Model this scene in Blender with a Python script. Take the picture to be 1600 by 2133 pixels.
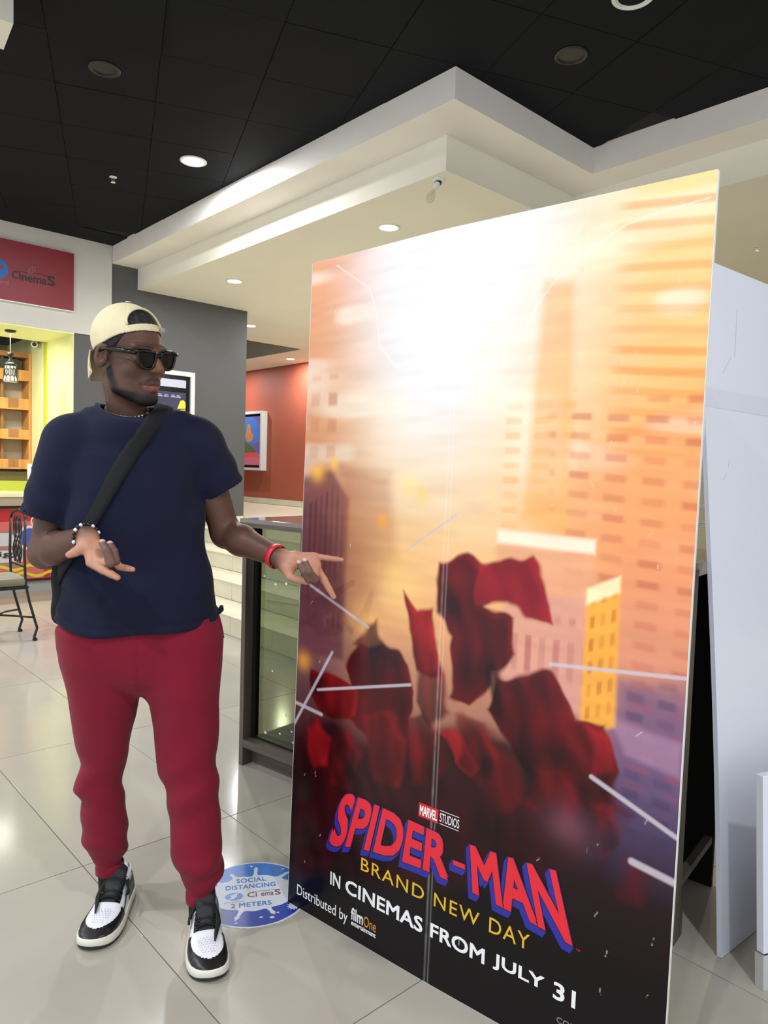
import bpy, bmesh, math, random
import numpy as np
from mathutils import Matrix, Vector

for _o in list(bpy.data.objects):
    bpy.data.objects.remove(_o, do_unlink=True)
scene = bpy.context.scene
COL = scene.collection

# ------------------------------------------------------------------ camera
# world axes follow the floor tiles: X runs right and away, Y runs left and away
CAM_ROT = ((0.738, 0.016, -0.674), (-0.674, 0.063, -0.736), (0.030, 0.998, 0.057))
CAM_H = 1.452
_c = bpy.data.cameras.new('camera')
camera = bpy.data.objects.new('camera', _c)
COL.objects.link(camera)
_q = Matrix(CAM_ROT).to_quaternion().normalized().to_matrix()
_M = _q.to_4x4(); _M.translation = (0, 0, CAM_H)
camera.matrix_world = _M
_c.sensor_fit = 'VERTICAL'; _c.sensor_height = 32.0
_c.lens = 1506.0 / 2133.0 * 32.0
_c.clip_start = 0.05
scene.camera = camera

# ------------------------------------------------------------------ world, light, exposure
scene.view_settings.view_transform = 'Standard'
scene.view_settings.look = 'None'
scene.view_settings.gamma = 1.0
scene.view_settings.use_curve_mapping = False
scene.view_settings.exposure = 0.42
world = bpy.data.worlds.new('concourse_light')
scene.world = world
world.use_nodes = True
_bg = world.node_tree.nodes['Background']
_bg.inputs['Color'].default_value = (0.90, 0.95, 1.0, 1)
_bg.inputs['Strength'].default_value = 0.95

def lin(c):
    if isinstance(c, str):
        c = [int(c[i:i+2], 16) for i in (0, 2, 4)]
    out = []
    for v in c[:3]:
        v = v / 255.0
        out.append(v / 12.92 if v <= 0.04045 else ((v + 0.055) / 1.055) ** 2.4)
    return out

def area_lamp(name, loc, size, power, color=(1, 1, 1), direction=(0, 0, -1), sizey=None, parent=None, spread=None):
    l = bpy.data.lights.new(name, 'AREA')
    l.shape = 'DISK' if sizey is None else 'RECTANGLE'
    l.size = size
    if sizey: l.size_y = sizey
    l.energy = power; l.color = color
    if spread: l.spread = spread
    o = bpy.data.objects.new(name, l)
    o.location = loc
    o.rotation_euler = Vector(direction).to_track_quat('-Z', 'Y').to_euler()
    COL.objects.link(o)
    if parent: o.parent = parent; o.matrix_parent_inverse = Matrix.Translation(-parent.location)
    return o

# ------------------------------------------------------------------ materials
MATS = {}
def mat(name, color, rough=0.6, metal=0.0, spec=0.5, var=0.0, vscale=6.0, bump=0.0, bscale=40.0, emit=0.0,
        coat=0.0, stretch=None, dark=None, sheen=0.0):
    """procedural principled material: noise-varied colour and a noise bump"""
    if name in MATS: return MATS[name]
    m = bpy.data.materials.new(name); m.use_nodes = True
    nt = m.node_tree; b = nt.nodes['Principled BSDF']
    col = lin(color)
    b.inputs['Base Color'].default_value = (*col, 1)
    b.inputs['Roughness'].default_value = rough
    b.inputs['Metallic'].default_value = metal
    b.inputs['Specular IOR Level'].default_value = spec
    b.inputs['Coat Weight'].default_value = coat
    if sheen: b.inputs['Sheen Weight'].default_value = sheen
    if var or bump:
        tc = nt.nodes.new('ShaderNodeTexCoord'); mp = nt.nodes.new('ShaderNodeMapping')
        nt.links.new(tc.outputs['Object'], mp.inputs['Vector'])
        if stretch: mp.inputs['Scale'].default_value = stretch
    if var:
        n = nt.nodes.new('ShaderNodeTexNoise'); n.inputs['Scale'].default_value = vscale
        n.inputs['Detail'].default_value = 6
        nt.links.new(mp.outputs['Vector'], n.inputs['Vector'])
        r = nt.nodes.new('ShaderNodeValToRGB')
        d = lin(dark) if dark else [c * (1 - var) for c in col]
        r.color_ramp.elements[0].position = 0.32; r.color_ramp.elements[1].position = 0.68
        r.color_ramp.elements[0].color = (*d, 1)
        r.color_ramp.elements[1].color = (*[min(1, c * (1 + (0 if dark else var * 0.6))) for c in col], 1)
        nt.links.new(n.outputs['Fac'], r.inputs['Fac']); nt.links.new(r.outputs['Color'], b.inputs['Base Color'])
    if bump:
        n2 = nt.nodes.new('ShaderNodeTexNoise'); n2.inputs['Scale'].default_value = bscale
        n2.inputs['Detail'].default_value = 4
        nt.links.new(mp.outputs['Vector'], n2.inputs['Vector'])
        bp = nt.nodes.new('ShaderNodeBump'); bp.inputs['Strength'].default_value = bump
        bp.inputs['Distance'].default_value = 0.004
        nt.links.new(n2.outputs['Fac'], bp.inputs['Height']); nt.links.new(bp.outputs['Normal'], b.inputs['Normal'])
    if emit:
        b.inputs['Emission Color'].default_value = (*col, 1); b.inputs['Emission Strength'].default_value = emit
    MATS[name] = m
    return m

def attr_mat(name, rough=0.5, spec=0.5, bump=0.0, bscale=60.0, coat=0.0, attr='Col', sheen=0.0):
    """colour printed or grown on the surface, stored per vertex"""
    m = mat(name, (128, 128, 128), rough, 0, spec, 0, 6, bump, bscale, coat=coat, sheen=sheen)
    nt = m.node_tree
    a = nt.nodes.new('ShaderNodeAttribute'); a.attribute_name = attr
    nt.links.new(a.outputs['Color'], nt.nodes['Principled BSDF'].inputs['Base Color'])
    return m

def glass_mat(name, tint, rough=0.02, fres=1.5):
    m = bpy.data.materials.new(name); m.use_nodes = True
    nt = m.node_tree; nt.nodes.remove(nt.nodes['Principled BSDF'])
    out = nt.nodes['Material Output']
    t = nt.nodes.new('ShaderNodeBsdfTransparent'); t.inputs['Color'].default_value = (*tint, 1)
    g = nt.nodes.new('ShaderNodeBsdfGlossy'); g.inputs['Roughness'].default_value = rough
    f = nt.nodes.new('ShaderNodeLayerWeight'); f.inputs['Blend'].default_value = 0.5
    pw_ = nt.nodes.new('ShaderNodeMath'); pw_.operation = 'POWER'; pw_.inputs[1].default_value = 4.0
    ad = nt.nodes.new('ShaderNodeMath'); ad.operation = 'MULTIPLY_ADD'; ad.inputs[1].default_value = 0.9; ad.inputs[2].default_value = 0.045
    nt.links.new(f.outputs['Facing'], pw_.inputs[0]); nt.links.new(pw_.outputs[0], ad.inputs[0])
    mx = nt.nodes.new('ShaderNodeMixShader')
    nt.links.new(ad.outputs[0], mx.inputs['Fac']); nt.links.new(t.outputs[0], mx.inputs[1])
    nt.links.new(g.outputs[0], mx.inputs[2]); nt.links.new(mx.outputs[0], out.inputs['Surface'])
    return m

def wood_mat(name, c1, c2, scale=(3, 40, 40), rough=0.5, spec=0.4):
    m = bpy.data.materials.new(name); m.use_nodes = True
    nt = m.node_tree; b = nt.nodes['Principled BSDF']
    tc = nt.nodes.new('ShaderNodeTexCoord'); mp = nt.nodes.new('ShaderNodeMapping')
    mp.inputs['Scale'].default_value = scale
    nt.links.new(tc.outputs['Object'], mp.inputs['Vector'])
    n = nt.nodes.new('ShaderNodeTexNoise'); n.inputs['Scale'].default_value = 1.0; n.inputs['Detail'].default_value = 8
    n.inputs['Roughness'].default_value = 0.65
    nt.links.new(mp.outputs['Vector'], n.inputs['Vector'])
    r = nt.nodes.new('ShaderNodeValToRGB')
    r.color_ramp.elements[0].position = 0.3; r.color_ramp.elements[1].position = 0.7
    r.color_ramp.elements[0].color = (*lin(c1), 1); r.color_ramp.elements[1].color = (*lin(c2), 1)
    nt.links.new(n.outputs['Fac'], r.inputs['Fac']); nt.links.new(r.outputs['Color'], b.inputs['Base Color'])
    b.inputs['Roughness'].default_value = rough; b.inputs['Specular IOR Level'].default_value = spec
    return m

# ------------------------------------------------------------------ mesh helpers
def new_obj(name, me, parent=None, label=None, cat=None, group=None, kind=None):
    o = bpy.data.objects.new(name, me); COL.objects.link(o)
    if parent is not None: o.parent = parent
    if label: o['label'] = label
    if cat: o['category'] = cat
    if group: o['group'] = group
    if kind: o['kind'] = kind
    return o

def empty(name, loc=(0, 0, 0), rotz=0.0, **k):
    o = new_obj(name, None, **k); o.location = loc; o.rotation_euler = (0, 0, rotz); o.empty_display_size = 0.1
    return o

def to_mesh(name, verts, faces, material=None, smooth=False):
    me = bpy.data.meshes.new(name)
    me.from_pydata([tuple(map(float, v)) for v in verts], [], [tuple(f) for f in faces])
    if material: me.materials.append(material)
    if smooth: me.shade_smooth()
    me.update()
    return me

def mesh_np(name, V, F, material=None, smooth=True):
    """fast build: V (n,3), F (m,4)"""
    me = bpy.data.meshes.new(name)
    n, m = len(V), len(F)
    k = F.shape[1]
    me.vertices.add(n); me.vertices.foreach_set('co', np.ascontiguousarray(V, dtype=np.float32).ravel())
    me.loops.add(m * k); me.loops.foreach_set('vertex_index', np.ascontiguousarray(F, dtype=np.int32).ravel())
    me.polygons.add(m); me.polygons.foreach_set('loop_start', np.arange(0, m * k, k, dtype=np.int32))
    if material: me.materials.append(material)
    me.update(calc_edges=True); me.validate()
    if smooth: me.shade_smooth()
    return me

def set_colors(me, C, name='Col'):
    a = me.color_attributes.new(name, 'FLOAT_COLOR', 'POINT')
    buf = np.ones((len(me.vertices), 4), dtype=np.float32); buf[:, :3] = C
    a.data.foreach_set('color', buf.ravel())

class BM:
    """collects shapes into one mesh"""
    def __init__(self): self.v = []; self.f = []
    def add(self, V, F, M=None):
        o = len(self.v)
        for p in V:
            p = Vector(p)
            if M is not None: p = M @ p
            self.v.append(tuple(p))
        for f in F: self.f.append([o + i for i in f])
        return self
    def box(self, x0, x1, y0, y1, z0, z1, M=None, b=0.0):
        if b <= 0:
            V = [(x0,y0,z0),(x1,y0,z0),(x1,y1,z0),(x0,y1,z0),(x0,y0,z1),(x1,y0,z1),(x1,y1,z1),(x0,y1,z1)]
            F = [(0,3,2,1),(4,5,6,7),(0,1,5,4),(1,2,6,5),(2,3,7,6),(3,0,4,7)]
            return self.add(V, F, M)
        bm = bmesh.new()
        bmesh.ops.create_cube(bm, size=1.0)
        for v in bm.verts:
            v.co = ((x0+x1)/2 + v.co.x*(x1-x0), (y0+y1)/2 + v.co.y*(y1-y0), (z0+z1)/2 + v.co.z*(z1-z0))
        bmesh.ops.bevel(bm, geom=bm.edges[:], offset=b, segments=2, affect='EDGES', profile=0.6)
        bm.verts.index_update()
        V = [v.co.copy() for v in bm.verts]; F = [[v.index for v in f.verts] for f in bm.faces]
        bm.free()
        return self.add(V, F, M)
    def tube(self, pts, r, seg=10, M=None, cap=True, flat=1.0):
        pts = [Vector(p) for p in pts]; n = len(pts)
        rad = r if isinstance(r, (list, tuple)) else [r]*n
        up = Vector((0, 0, 1))
        V = []; F = []
        prev = None
        for i, p in enumerate(pts):
            t = (pts[min(i+1, n-1)] - pts[max(i-1, 0)])
            t.normalize()
            if prev is None:
                a = up if abs(t.dot(up)) < 0.95 else Vector((1, 0, 0))
                nx = t.cross(a).normalized()
            else:
                nx = (prev - t*prev.dot(t)).normalized()
            prev = nx; ny = t.cross(nx)
            for k in range(seg):
                an = 2*math.pi*k/seg
                V.append(p + nx*math.cos(an)*rad[i] + ny*math.sin(an)*rad[i]*flat)
        for i in range(n-1):
            for k in range(seg):
                k2 = (k+1) % seg
                F.append((i*seg+k, i*seg+k2, (i+1)*seg+k2, (i+1)*seg+k))
        if cap:
            F.append(tuple(range(seg-1, -1, -1))); F.append(tuple((n-1)*seg+k for k in range(seg)))
        return self.add(V, F, M)
    def lathe(self, prof, seg=24, M=None, cap=True):
        V = []; F = []
        for r, z in prof:
            for k in range(seg):
                a = 2*math.pi*k/seg; V.append((r*math.cos(a), r*math.sin(a), z))
        for i in range(len(prof)-1):
            for k in range(seg):
                k2 = (k+1) % seg
                F.append((i*seg+k, i*seg+k2, (i+1)*seg+k2, (i+1)*seg+k))
        if cap:
            F.append(tuple(range(seg-1, -1, -1))); F.append(tuple((len(prof)-1)*seg+k for k in range(seg)))
        return self.add(V, F, M)
    def poly(self, pts2, z0, z1, M=None):
        """prism from a 2-d outline (x,y)"""
        n = len(pts2)
        V = [(x, y, z0) for x, y in pts2] + [(x, y, z1) for x, y in pts2]
        F = [tuple(range(n-1, -1, -1)), tuple(range(n, 2*n))] + [(i, (i+1) % n, n+(i+1) % n, n+i) for i in range(n)]
        return self.add(V, F, M)
    def mesh(self, name, material, smooth=False):
        me = to_mesh(name, self.v, self.f, material, False)
        if smooth:
            me.shade_smooth()
        return me
    def build(self, name, material, parent=None, smooth=False, **k):
        me = self.mesh(name, material, smooth)
        o = new_obj(name, me, parent, **k)
        if smooth == 'auto':
            me.shade_smooth()
            md = o.modifiers.new('edge', 'EDGE_SPLIT'); md.split_angle = math.radians(40)
        return o

def box_obj(name, x0, x1, y0, y1, z0, z1, material, parent=None, b=0.0, M=None, **k):
    return BM().box(x0, x1, y0, y1, z0, z1, M, b).build(name, material, parent, **k)

def frame_matrix(o, ex, ey, ez):
    M = Matrix.Identity(4)
    for i in range(3):
        M[i][0] = ex[i]; M[i][1] = ey[i]; M[i][2] = ez[i]; M[i][3] = o[i]
    return M

_font_cache = {}
def text_mesh(string, bold=0.0, shear=0.0, space=1.0, extrude=0.0, res=3):
    """outline of a word in the built-in font as (verts, faces); normalised later"""
    key = (string, bold, shear, space, extrude)
    if key in _font_cache: return _font_cache[key]
    cu = bpy.data.curves.new('txt', 'FONT'); cu.body = string; cu.size = 1.0
    cu.offset = bold; cu.shear = shear; cu.space_character = space; cu.extrude = extrude
    cu.resolution_u = res; cu.fill_mode = 'BOTH'
    ob = bpy.data.objects.new('txt', cu); COL.objects.link(ob)
    dg = bpy.context.evaluated_depsgraph_get(); dg.update()
    me = ob.evaluated_get(dg).to_mesh()
    V = np.array([tuple(v.co) for v in me.vertices]); F = [list(p.vertices) for p in me.polygons]
    ob.evaluated_get(dg).to_mesh_clear()
    bpy.data.objects.remove(ob, do_unlink=True); bpy.data.curves.remove(cu)
    _font_cache[key] = (V, F)
    return V, F

def lettering(name, string, material, M, x0, x1, y0, y1, parent=None, bold=0.0, shear=0.0, space=1.0, depth=0.001,
              warp=None, lift=0.0, label=None):
    """a word filling the rectangle x0..x1, y0..y1 of the plane M; real raised print of thickness depth"""
    V, F = text_mesh(string, 0.0, shear, space, 0.5)
    V = V.copy()
    if bold > 0:                       # heavier strokes: overlapped copies a hair apart
        n0 = len(V); Vs = []; Fs = []
        for k, (ox, oy) in enumerate(((-1, -1), (1, -1), (-1, 1), (1, 1), (0, 0))):
            W_ = V.copy(); W_[:, 0] += ox*bold; W_[:, 1] += oy*bold; W_[:, 2] *= 1+0.02*k
            Vs.append(W_); Fs += [[i+n0*k for i in f] for f in F]
        V = np.concatenate(Vs); F = Fs
    lo, hi = V.min(0), V.max(0)
    U = np.zeros_like(V)
    U[:, 0] = x0 + (V[:, 0]-lo[0])/(hi[0]-lo[0])*(x1-x0)
    U[:, 1] = y0 + (V[:, 1]-lo[1])/(hi[1]-lo[1])*(y1-y0)
    U[:, 2] = (V[:, 2] > 0)*depth*np.abs(V[:, 2])/0.5 + lift
    if warp is not None: U = warp(U)
    me = to_mesh(name, [tuple(M @ Vector(p)) for p in U], F, material)
    o = new_obj(name, me, parent)
    if label: o['label'] = label
    return o

# ================================================================== setting: materials
random.seed(7)
M_TILE = mat('polished_tile', (178, 171, 157), rough=0.13, spec=0.42, var=0.05, vscale=2.2)
M_TILE2 = mat('polished_tile_b', (174, 168, 155), rough=0.13, spec=0.42, var=0.06, vscale=2.6)
M_TILEB = mat('brown_tile', (150, 128, 104), rough=0.2, var=0.10, vscale=3)
M_GROUT = mat('grout', (92, 86, 74), rough=0.9)
M_STEP = mat('step_tile', (214, 208, 184), rough=0.25, var=0.06, vscale=5)
M_STEPG = mat('step_joint', (150, 144, 122), rough=0.9)
M_BLACK = mat('black_ceiling_paint', (19, 21, 27), rough=0.8, spec=0.15, var=0.16, vscale=2.5, bump=0.12, bscale=30)
M_BLACKGAP = mat('black_ceiling_gap', (14, 14, 15), rough=0.9)
M_WHITE = mat('white_wall_paint', (206, 200, 192), rough=0.7, var=0.03, vscale=1.5)
M_CREAM = mat('cream_ceiling_paint', (230, 225, 210), rough=0.7, var=0.03, vscale=1.5)
M_FASC = mat('fascia_paint', (232, 226, 218), rough=0.7, var=0.04, vscale=2.0)
M_GREY = mat('charcoal_wall_paint', (80, 79, 79), rough=0.6, var=0.04, vscale=2)
M_ORANGE = mat('terracotta_wall_paint', (166, 84, 62), rough=0.6, var=0.05, vscale=2)
M_LIME = mat('lime_wall_paint', (236, 238, 178), rough=0.6, var=0.03, vscale=2)
M_LIMEDK = mat('lime_stripe_paint', (196, 202, 60), rough=0.5)
M_PLASTIC = mat('white_plastic', (225, 225, 220), rough=0.35)
M_PAPER = mat('white_board', (224, 226, 238), rough=0.22, spec=0.55, var=0.02, vscale=1.2)
M_BLACKMET = mat('black_metal', (18, 18, 19), rough=0.4, spec=0.5)
M_CHROME = mat('brushed_metal', (170, 170, 168), rough=0.3, metal=0.9)
M_WOODDK = wood_mat('dark_laminate', (74, 64, 57), (104, 92, 83), scale=(18, 18, 2.2))
M_WOODDKH = wood_mat('dark_laminate_h', (74, 64, 57), (104, 92, 83), scale=(3, 3, 40))
M_WOODSH = wood_mat('shelf_wood', (196, 132, 66), (226, 168, 100), scale=(14, 14, 1.5))
M_WOODSD = wood_mat('shelf_wood_dark', (150, 104, 58), (180, 126, 76), scale=(14, 14, 1.5))

# ================================================================== floor
TX0, TXS, TY0, TYS = 0.933, 0.601, 1.368, 1.197
floor = box_obj('floor', -1.6, 3.2, -2.3, 8.6, -0.06, -0.004, M_GROUT, kind='structure')
def tile_mesh(name, w, l, m):
    return BM().box(0, w, 0, l, -0.02, 0, None, 0.0012).mesh(name, m)
_tm = [tile_mesh('tile', TXS-0.0032, TYS-0.0032, M_TILE), tile_mesh('tile', TXS-0.0032, TYS-0.0032, M_TILE2)]
for i in range(-4, 4):
    for j in range(-3, 6):
        y0 = TY0 + j*TYS
        if y0 > 7.0: continue
        t = new_obj('tile', _tm[random.random() < 0.4], floor)
        t.location = (TX0 + i*TXS + 0.0016, y0 + 0.0016, random.uniform(-0.0004, 0.0))
_yb = TY0 + 5*TYS
_tmb = tile_mesh('tile', TXS-0.0032, 7.82-_yb-0.003, M_TILE)
for i in range(-4, 4):
    t = new_obj('tile', _tmb, floor); t.location = (TX0 + i*TXS + 0.0016, _yb+0.0016, 0)
_tmb2 = tile_mesh('tile', TXS-0.0032, 0.70, M_TILEB)
for i in range(-4, 4):
    t = new_obj('tile', _tmb2, floor); t.location = (TX0 + i*TXS + 0.0016 + 0.2, 7.822, 0)

# stairs beside the showcase counter, rising to the upper hall
SX = [3.185, 3.575, 3.975, 4.375]; RH = 0.17
stairs = empty('floor', (0, 0, 0), kind='structure'); stairs.name = 'floor_stairs'
SJ = [5.39, 6.03, 6.70, 6.70]
core = BM()
for k, x in enumerate(SX):
    core.box(x+0.012, 9.0, -6, 8.434, k*RH, (k+1)*RH-0.012)
core.box(4.4, 9.0, 8.434, 16, 0.0, 4*RH-0.012)
core.build('stair_core', M_STEPG, stairs)
for k, x in enumerate(SX):
    x1 = SX[k+1] if k < 3 else x+0.40
    j = SJ[k]
    while j > -1.0: j -= 0.64
    rm = BM().box(0, 0.012, 0, 0.636, 0, RH-0.015, None, 0.001).mesh('riser_tile', M_STEP)
    tm = BM().box(0, x1-x+0.006, 0, 0.636, 0, 0.012, None, 0.001).mesh('tread_tile', M_STEP)
    while j < 8.40:
        ln = min(0.636, 8.43-j)
        if ln > 0.1:
            for nm, me, dx, dz in (('riser_tile', rm, 0, k*RH+0.002), ('tread_tile', tm, -0.006, (k+1)*RH-0.012)):
                o = new_obj(nm, me, stairs); o.location = (x+dx, j, dz); o.scale = (1, ln/0.636, 1)
        j += 0.64
uf = tile_mesh('hall_tile', 0.598, 1.194, M_STEP)
for i in range(7):
    for j in range(0, 9):
        o = new_obj('hall_tile', uf, stairs); o.location = (4.78+i*0.6, 4.6+j*1.197, 4*RH+0.002)

# ================================================================== ceilings
CZ = 3.935
ceiling = box_obj('ceiling', -2.4, 5.2, -1.6, 8.6, CZ+0.012, CZ+0.15, M_BLACKGAP, kind='structure')
E1 = Vector((0.927, -0.375, 0)); E2 = Vector((0.375, 0.927, 0))
cm = BM().box(0, 0.632-0.004, 0, 0.6185-0.004, 0, 0.012, None, 0.001).mesh('ceiling_tile', M_BLACK)
ang = math.atan2(-0.375, 0.927)
for i in range(-9, 12):
    for j in range(-9, 9):
        p = E1*(0.24 + i*0.632) + E2*(4.764 + j*0.6185)
        c = p + E1*0.316 + E2*0.31
        if not (-1.2 < c.x < 5.1 and -0.6 < c.y < 8.55): continue
        if c.x > 3.75 and c.y > 3.55: continue
        # keep the piece out of the wall
        if c.y > 8.1: continue
        o = new_obj('ceiling_tile', cm, ceiling)
        o.location = (p.x, p.y, CZ + random.uniform(-0.0015, 0.001)); o.rotation_euler = (0, 0, ang)
# one tile has dropped at its edge
hang = new_obj('ceiling_tile', cm, ceiling)
p = E1*(0.24-0.632) + E2*(4.764-0.6185)
hang.location = (p.x, p.y, CZ-0.002); hang.rotation_euler = (math.radians(-1.2), math.radians(1.0), ang)
box_obj('ceiling_edge', -2.4, 3.36, 8.0, 8.44, CZ, CZ+0.011, M_BLACK, ceiling)

def trim(n, boxes, m):
    b = BM()
    for q in boxes: b.box(*q)
    return b.build('trim_%d' % n, m, kind='structure')
# upper step, faces seen edge-on from the black ceiling
trim(1, [(3.35, 9.5, 3.13, 8.434, 3.74, 4.1), (4.90, 9.5, -4, 3.13, 3.74, 4.1)], M_FASC)
# lower step and the flat hall ceiling
trim(2, [(3.66, 9.5, 3.48, 8.434, 3.50, 3.7395), (5.18, 9.5, -4, 3.48, 3.50, 3.7395),
         (5.16, 9.5, 8.434, 10.33, 3.50, 3.9), (7.43, 9.5, 10.33, 16, 3.50, 3.9)], M_CREAM)
box_obj('trim_3', 5.0, 7.43, 10.33, 16, 3.84, 3.92, M_BLACK, kind='structure')
# a beam end that crosses the top left corner of the view
BM().box(0, 1.2, 0, 0.3, 3.70, 3.9345, Matrix.Translation((1.178, 4.50, 0)) @ Matrix.Rotation(math.radians(174.0), 4, 'Z')).build('trim_4', M_CREAM, kind='structure')

# ================================================================== walls
wl = BM()
wl.box(2.93, 5.16, 8.434, 9.30, -0.06, 3.5).box(2.93, 3.66, 8.434, 9.3, 3.5, 3.74)
wl.box(5.0, 5.16, 9.30, 16.0, 0, 3.95)
wall_left = wl.build('wall_left', M_GREY, kind='structure')
box_obj('bulkhead', -6, 3.345, 8.414, 8.80, 2.885, 3.947, M_WHITE, wall_left)
wall_back = box_obj('wall_back', 8.38, 8.6, 9.0, 16, 0.6, 3.52, M_ORANGE, kind='structure')
box_obj('wall_right', 8.38, 8.6, -4, 9.0, 0.0, 3.52, mat('olive_wall_paint', (150, 140, 116), rough=0.7, var=0.05), kind='structure')
sk = BM().box(0, 0.02, 0, 0.796, 0, 0.11, None, 0.001).mesh('skirting_tile', M_STEP)
bb = box_obj('baseboard_back', 8.372, 8.384, 4, 16, 0.69, 0.80, M_STEPG, kind='structure')
for j in range(12):
    o = new_obj('skirting_tile', sk, bb); o.location = (8.357, 5.5+j*0.8, 0.688)
box_obj('wall_far', 4.9, 9, 15.9, 16.1, 0, 4, M_ORANGE, kind='structure')
sl = BM().box(0, 0.56, 0, 0.015, 0, 0.10, None, 0.001).mesh('skirting_tile', M_STEP)
bl = box_obj('baseboard_left', 4.4, 5.16, 8.425, 8.4345, 0.68, 0.79, M_STEPG, kind='structure')
o = new_obj('skirting_tile', sl, bl); o.location = (4.58, 8.412, 0.683)

# ------------------------------------------------------------------ kiosk recess behind the left wall
wk = BM()
wk.box(2.93, 3.2, 9.30, 11.2, 0, 3.5)
kw = wk.build('wall_kiosk', M_LIME, kind='structure')
box_obj('jamb_lining', 2.922, 2.932, 8.436, 9.31, 1.09, 2.884, M_LIME, kw)
box_obj('jamb_stripe', 2.905, 2.931, 9.31, 9.40, 0.0, 2.90, M_LIMEDK, kw)
box_obj('soffit_lining', -2, 2.93, 8.42, 9.31, 2.872, 2.8849, M_LIME, kw)
box_obj('ceiling_kiosk', -2, 2.95, 9.30, 11.2, 3.02, 3.1, mat('dark_kiosk_ceiling', (62, 62, 60), rough=0.8), kind='structure')
box_obj('upstand', -2, 2.93, 9.30, 9.312, 2.872, 3.05, M_GREY, kw)
box_obj('wall_kiosk_back', -2, 2.95, 11.0, 11.2, 0, 3.1, mat('kiosk_back_paint', (176, 168, 140), rough=0.7), kind='structure')
box_obj('wall_kiosk_side', -2.2, -2.0, 8.434, 11.2, 0, 3.1, M_LIME, kind='structure')
box_obj('conduit', 2.912, 2.929, 9.47, 9.49, 1.0, 2.95, M_PLASTIC, kw)

# ================================================================== sign panel
sg = empty('sign_panel', (2.0, 8.40, 3.11), label='dark red cinema sign panel high on the white wall', cat='sign')
M_SIGN = mat('sign_red', (132, 24, 38), rough=0.45, var=0.04)
def sgp(b, n, m, **k): 
    o = b.build(n, m, sg, **k); o.matrix_parent_inverse = Matrix.Translation((-2.0, -8.40, -3.11)); return o
sgp(BM().box(0.7, 2.906, 8.376, 8.414, 3.115, 3.742, None, 0.002), 'panel', M_SIGN)
sgp(BM().box(0.7, 2.906, 8.374, 8.414, 3.106, 3.1149), 'edge_strip', M_PLASTIC)
FS = frame_matrix((0, 8.3755, 0), (1, 0, 0), (0, 0, 1), (0, -1, 0))
M_SBLK = mat('sign_black_print', (26, 14, 18), rough=0.5); M_SGRY = mat('sign_grey_print', (150, 96, 100), rough=0.5)
M_SBLU = mat('sign_blue_print', (34, 96, 168), rough=0.5)
def sign_word(s, x0, x1, z0, z1, m, **k):
    o = lettering('lettering', s, m, FS, x0, x1, z0, z1, sg, **k); o.matrix_parent_inverse = Matrix.Translation((-2.0, -8.40, -3.11))
sign_word('C', 2.272, 2.332, 3.352, 3.432, M_SBLK, bold=0.02)
sign_word('inema', 2.342, 2.620, 3.345, 3.425, M_SBLK, bold=0.02)
sign_word('S', 2.628, 2.706, 3.343, 3.450, M_SBLK, bold=0.02)
sign_word('silverbird', 1.93, 2.242, 3.272, 3.318, M_SGRY)
sgp(BM().box(2.335, 2.43, 8.3745, 8.376, 3.432, 3.4385).box(2.49, 2.68, 8.3745, 8.376, 3.442, 3.4485), 'bar', M_SBLK)
fs = BM(); Mf = Matrix.Translation((2.445, 8.3752, 3.425)) @ Matrix.Rotation(math.radians(-40), 4, 'Y')
for q in [(0, .095, 0, .008), (0, .095, .042, .05), (0, .008, 0, .05), (.087, .095, 0, .05), (.028, .034, 0, .05), (.058, .064, 0, .05)]:
    fs.box(q[0], q[1], -0.0012, 0, q[2], q[3], Mf)
sgp(fs, 'film_strip_mark', M_SGRY)
lg = BM(); N = 40
outer = [(2.105+0.135*math.cos(2*math.pi*i/N), 3.425+0.115*math.sin(2*math.pi*i/N)) for i in range(N)]
lg.poly(outer, 0.0002, 0.0012, FS)
sgp(lg, 'logo_disc', M_SBLU)
lg2 = BM().poly([(2.03, 3.35), (2.08, 3.36), (2.12, 3.40), (2.17, 3.42), (2.20, 3.47), (2.15, 3.455), (2.11, 3.44), (2.08, 3.40)], 0.0012, 0.002, FS)
sgp(lg2, 'logo_swirl', M_SIGN)

# ================================================================== kiosk: counter, shelf, lamp, camera, menu
M_KRED = mat('kiosk_red', (176, 30, 34), rough=0.3, spec=0.5)
kc = empty('kiosk_counter', (1.5, 8.5, 0), label='red fronted snack counter with cup graphics under the lime serving hatch', cat='counter')
def kp(b, n, m, **k):
    o = b.build(n, m, kc, **k); o.matrix_parent_inverse = Matrix.Translation((-1.5, -8.5, 0)); return o
kp(BM().box(-1.9, 2.90, 8.36, 9.05, 1.05, 1.09, None, 0.004), 'counter_top', mat('counter_cream', (226, 220, 170), rough=0.3))
kp(BM().box(-1.9, 2.90, 8.375, 8.5, 0.955, 1.0495), 'counter_edge', mat('counter_taupe', (160, 144, 122), rough=0.4))
kp(BM().box(-1.9, 2.91, 8.44, 9.0, 0.12, 0.954), 'front_panel', M_KRED)
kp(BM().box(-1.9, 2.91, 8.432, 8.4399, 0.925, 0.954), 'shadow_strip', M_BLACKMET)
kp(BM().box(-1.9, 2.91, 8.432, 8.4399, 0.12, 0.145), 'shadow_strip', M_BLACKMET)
kp(BM().box(-1.9, 2.92, 8.455, 9.0, 0.0, 0.1195), 'plinth', mat('plinth_grey', (150, 150, 150), rough=0.4))
FK = frame_matrix((0, 8.4398, 0), (1, 0, 0), (0, 0, 1), (0, -1, 0))
kp(BM().poly([(1.7, .15), (2.62, .15), (2.62, .78), (1.7, .78)], 0, 0.0008, FK), 'pink_print', mat('print_pink', (196, 96, 84), rough=0.35))
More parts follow.
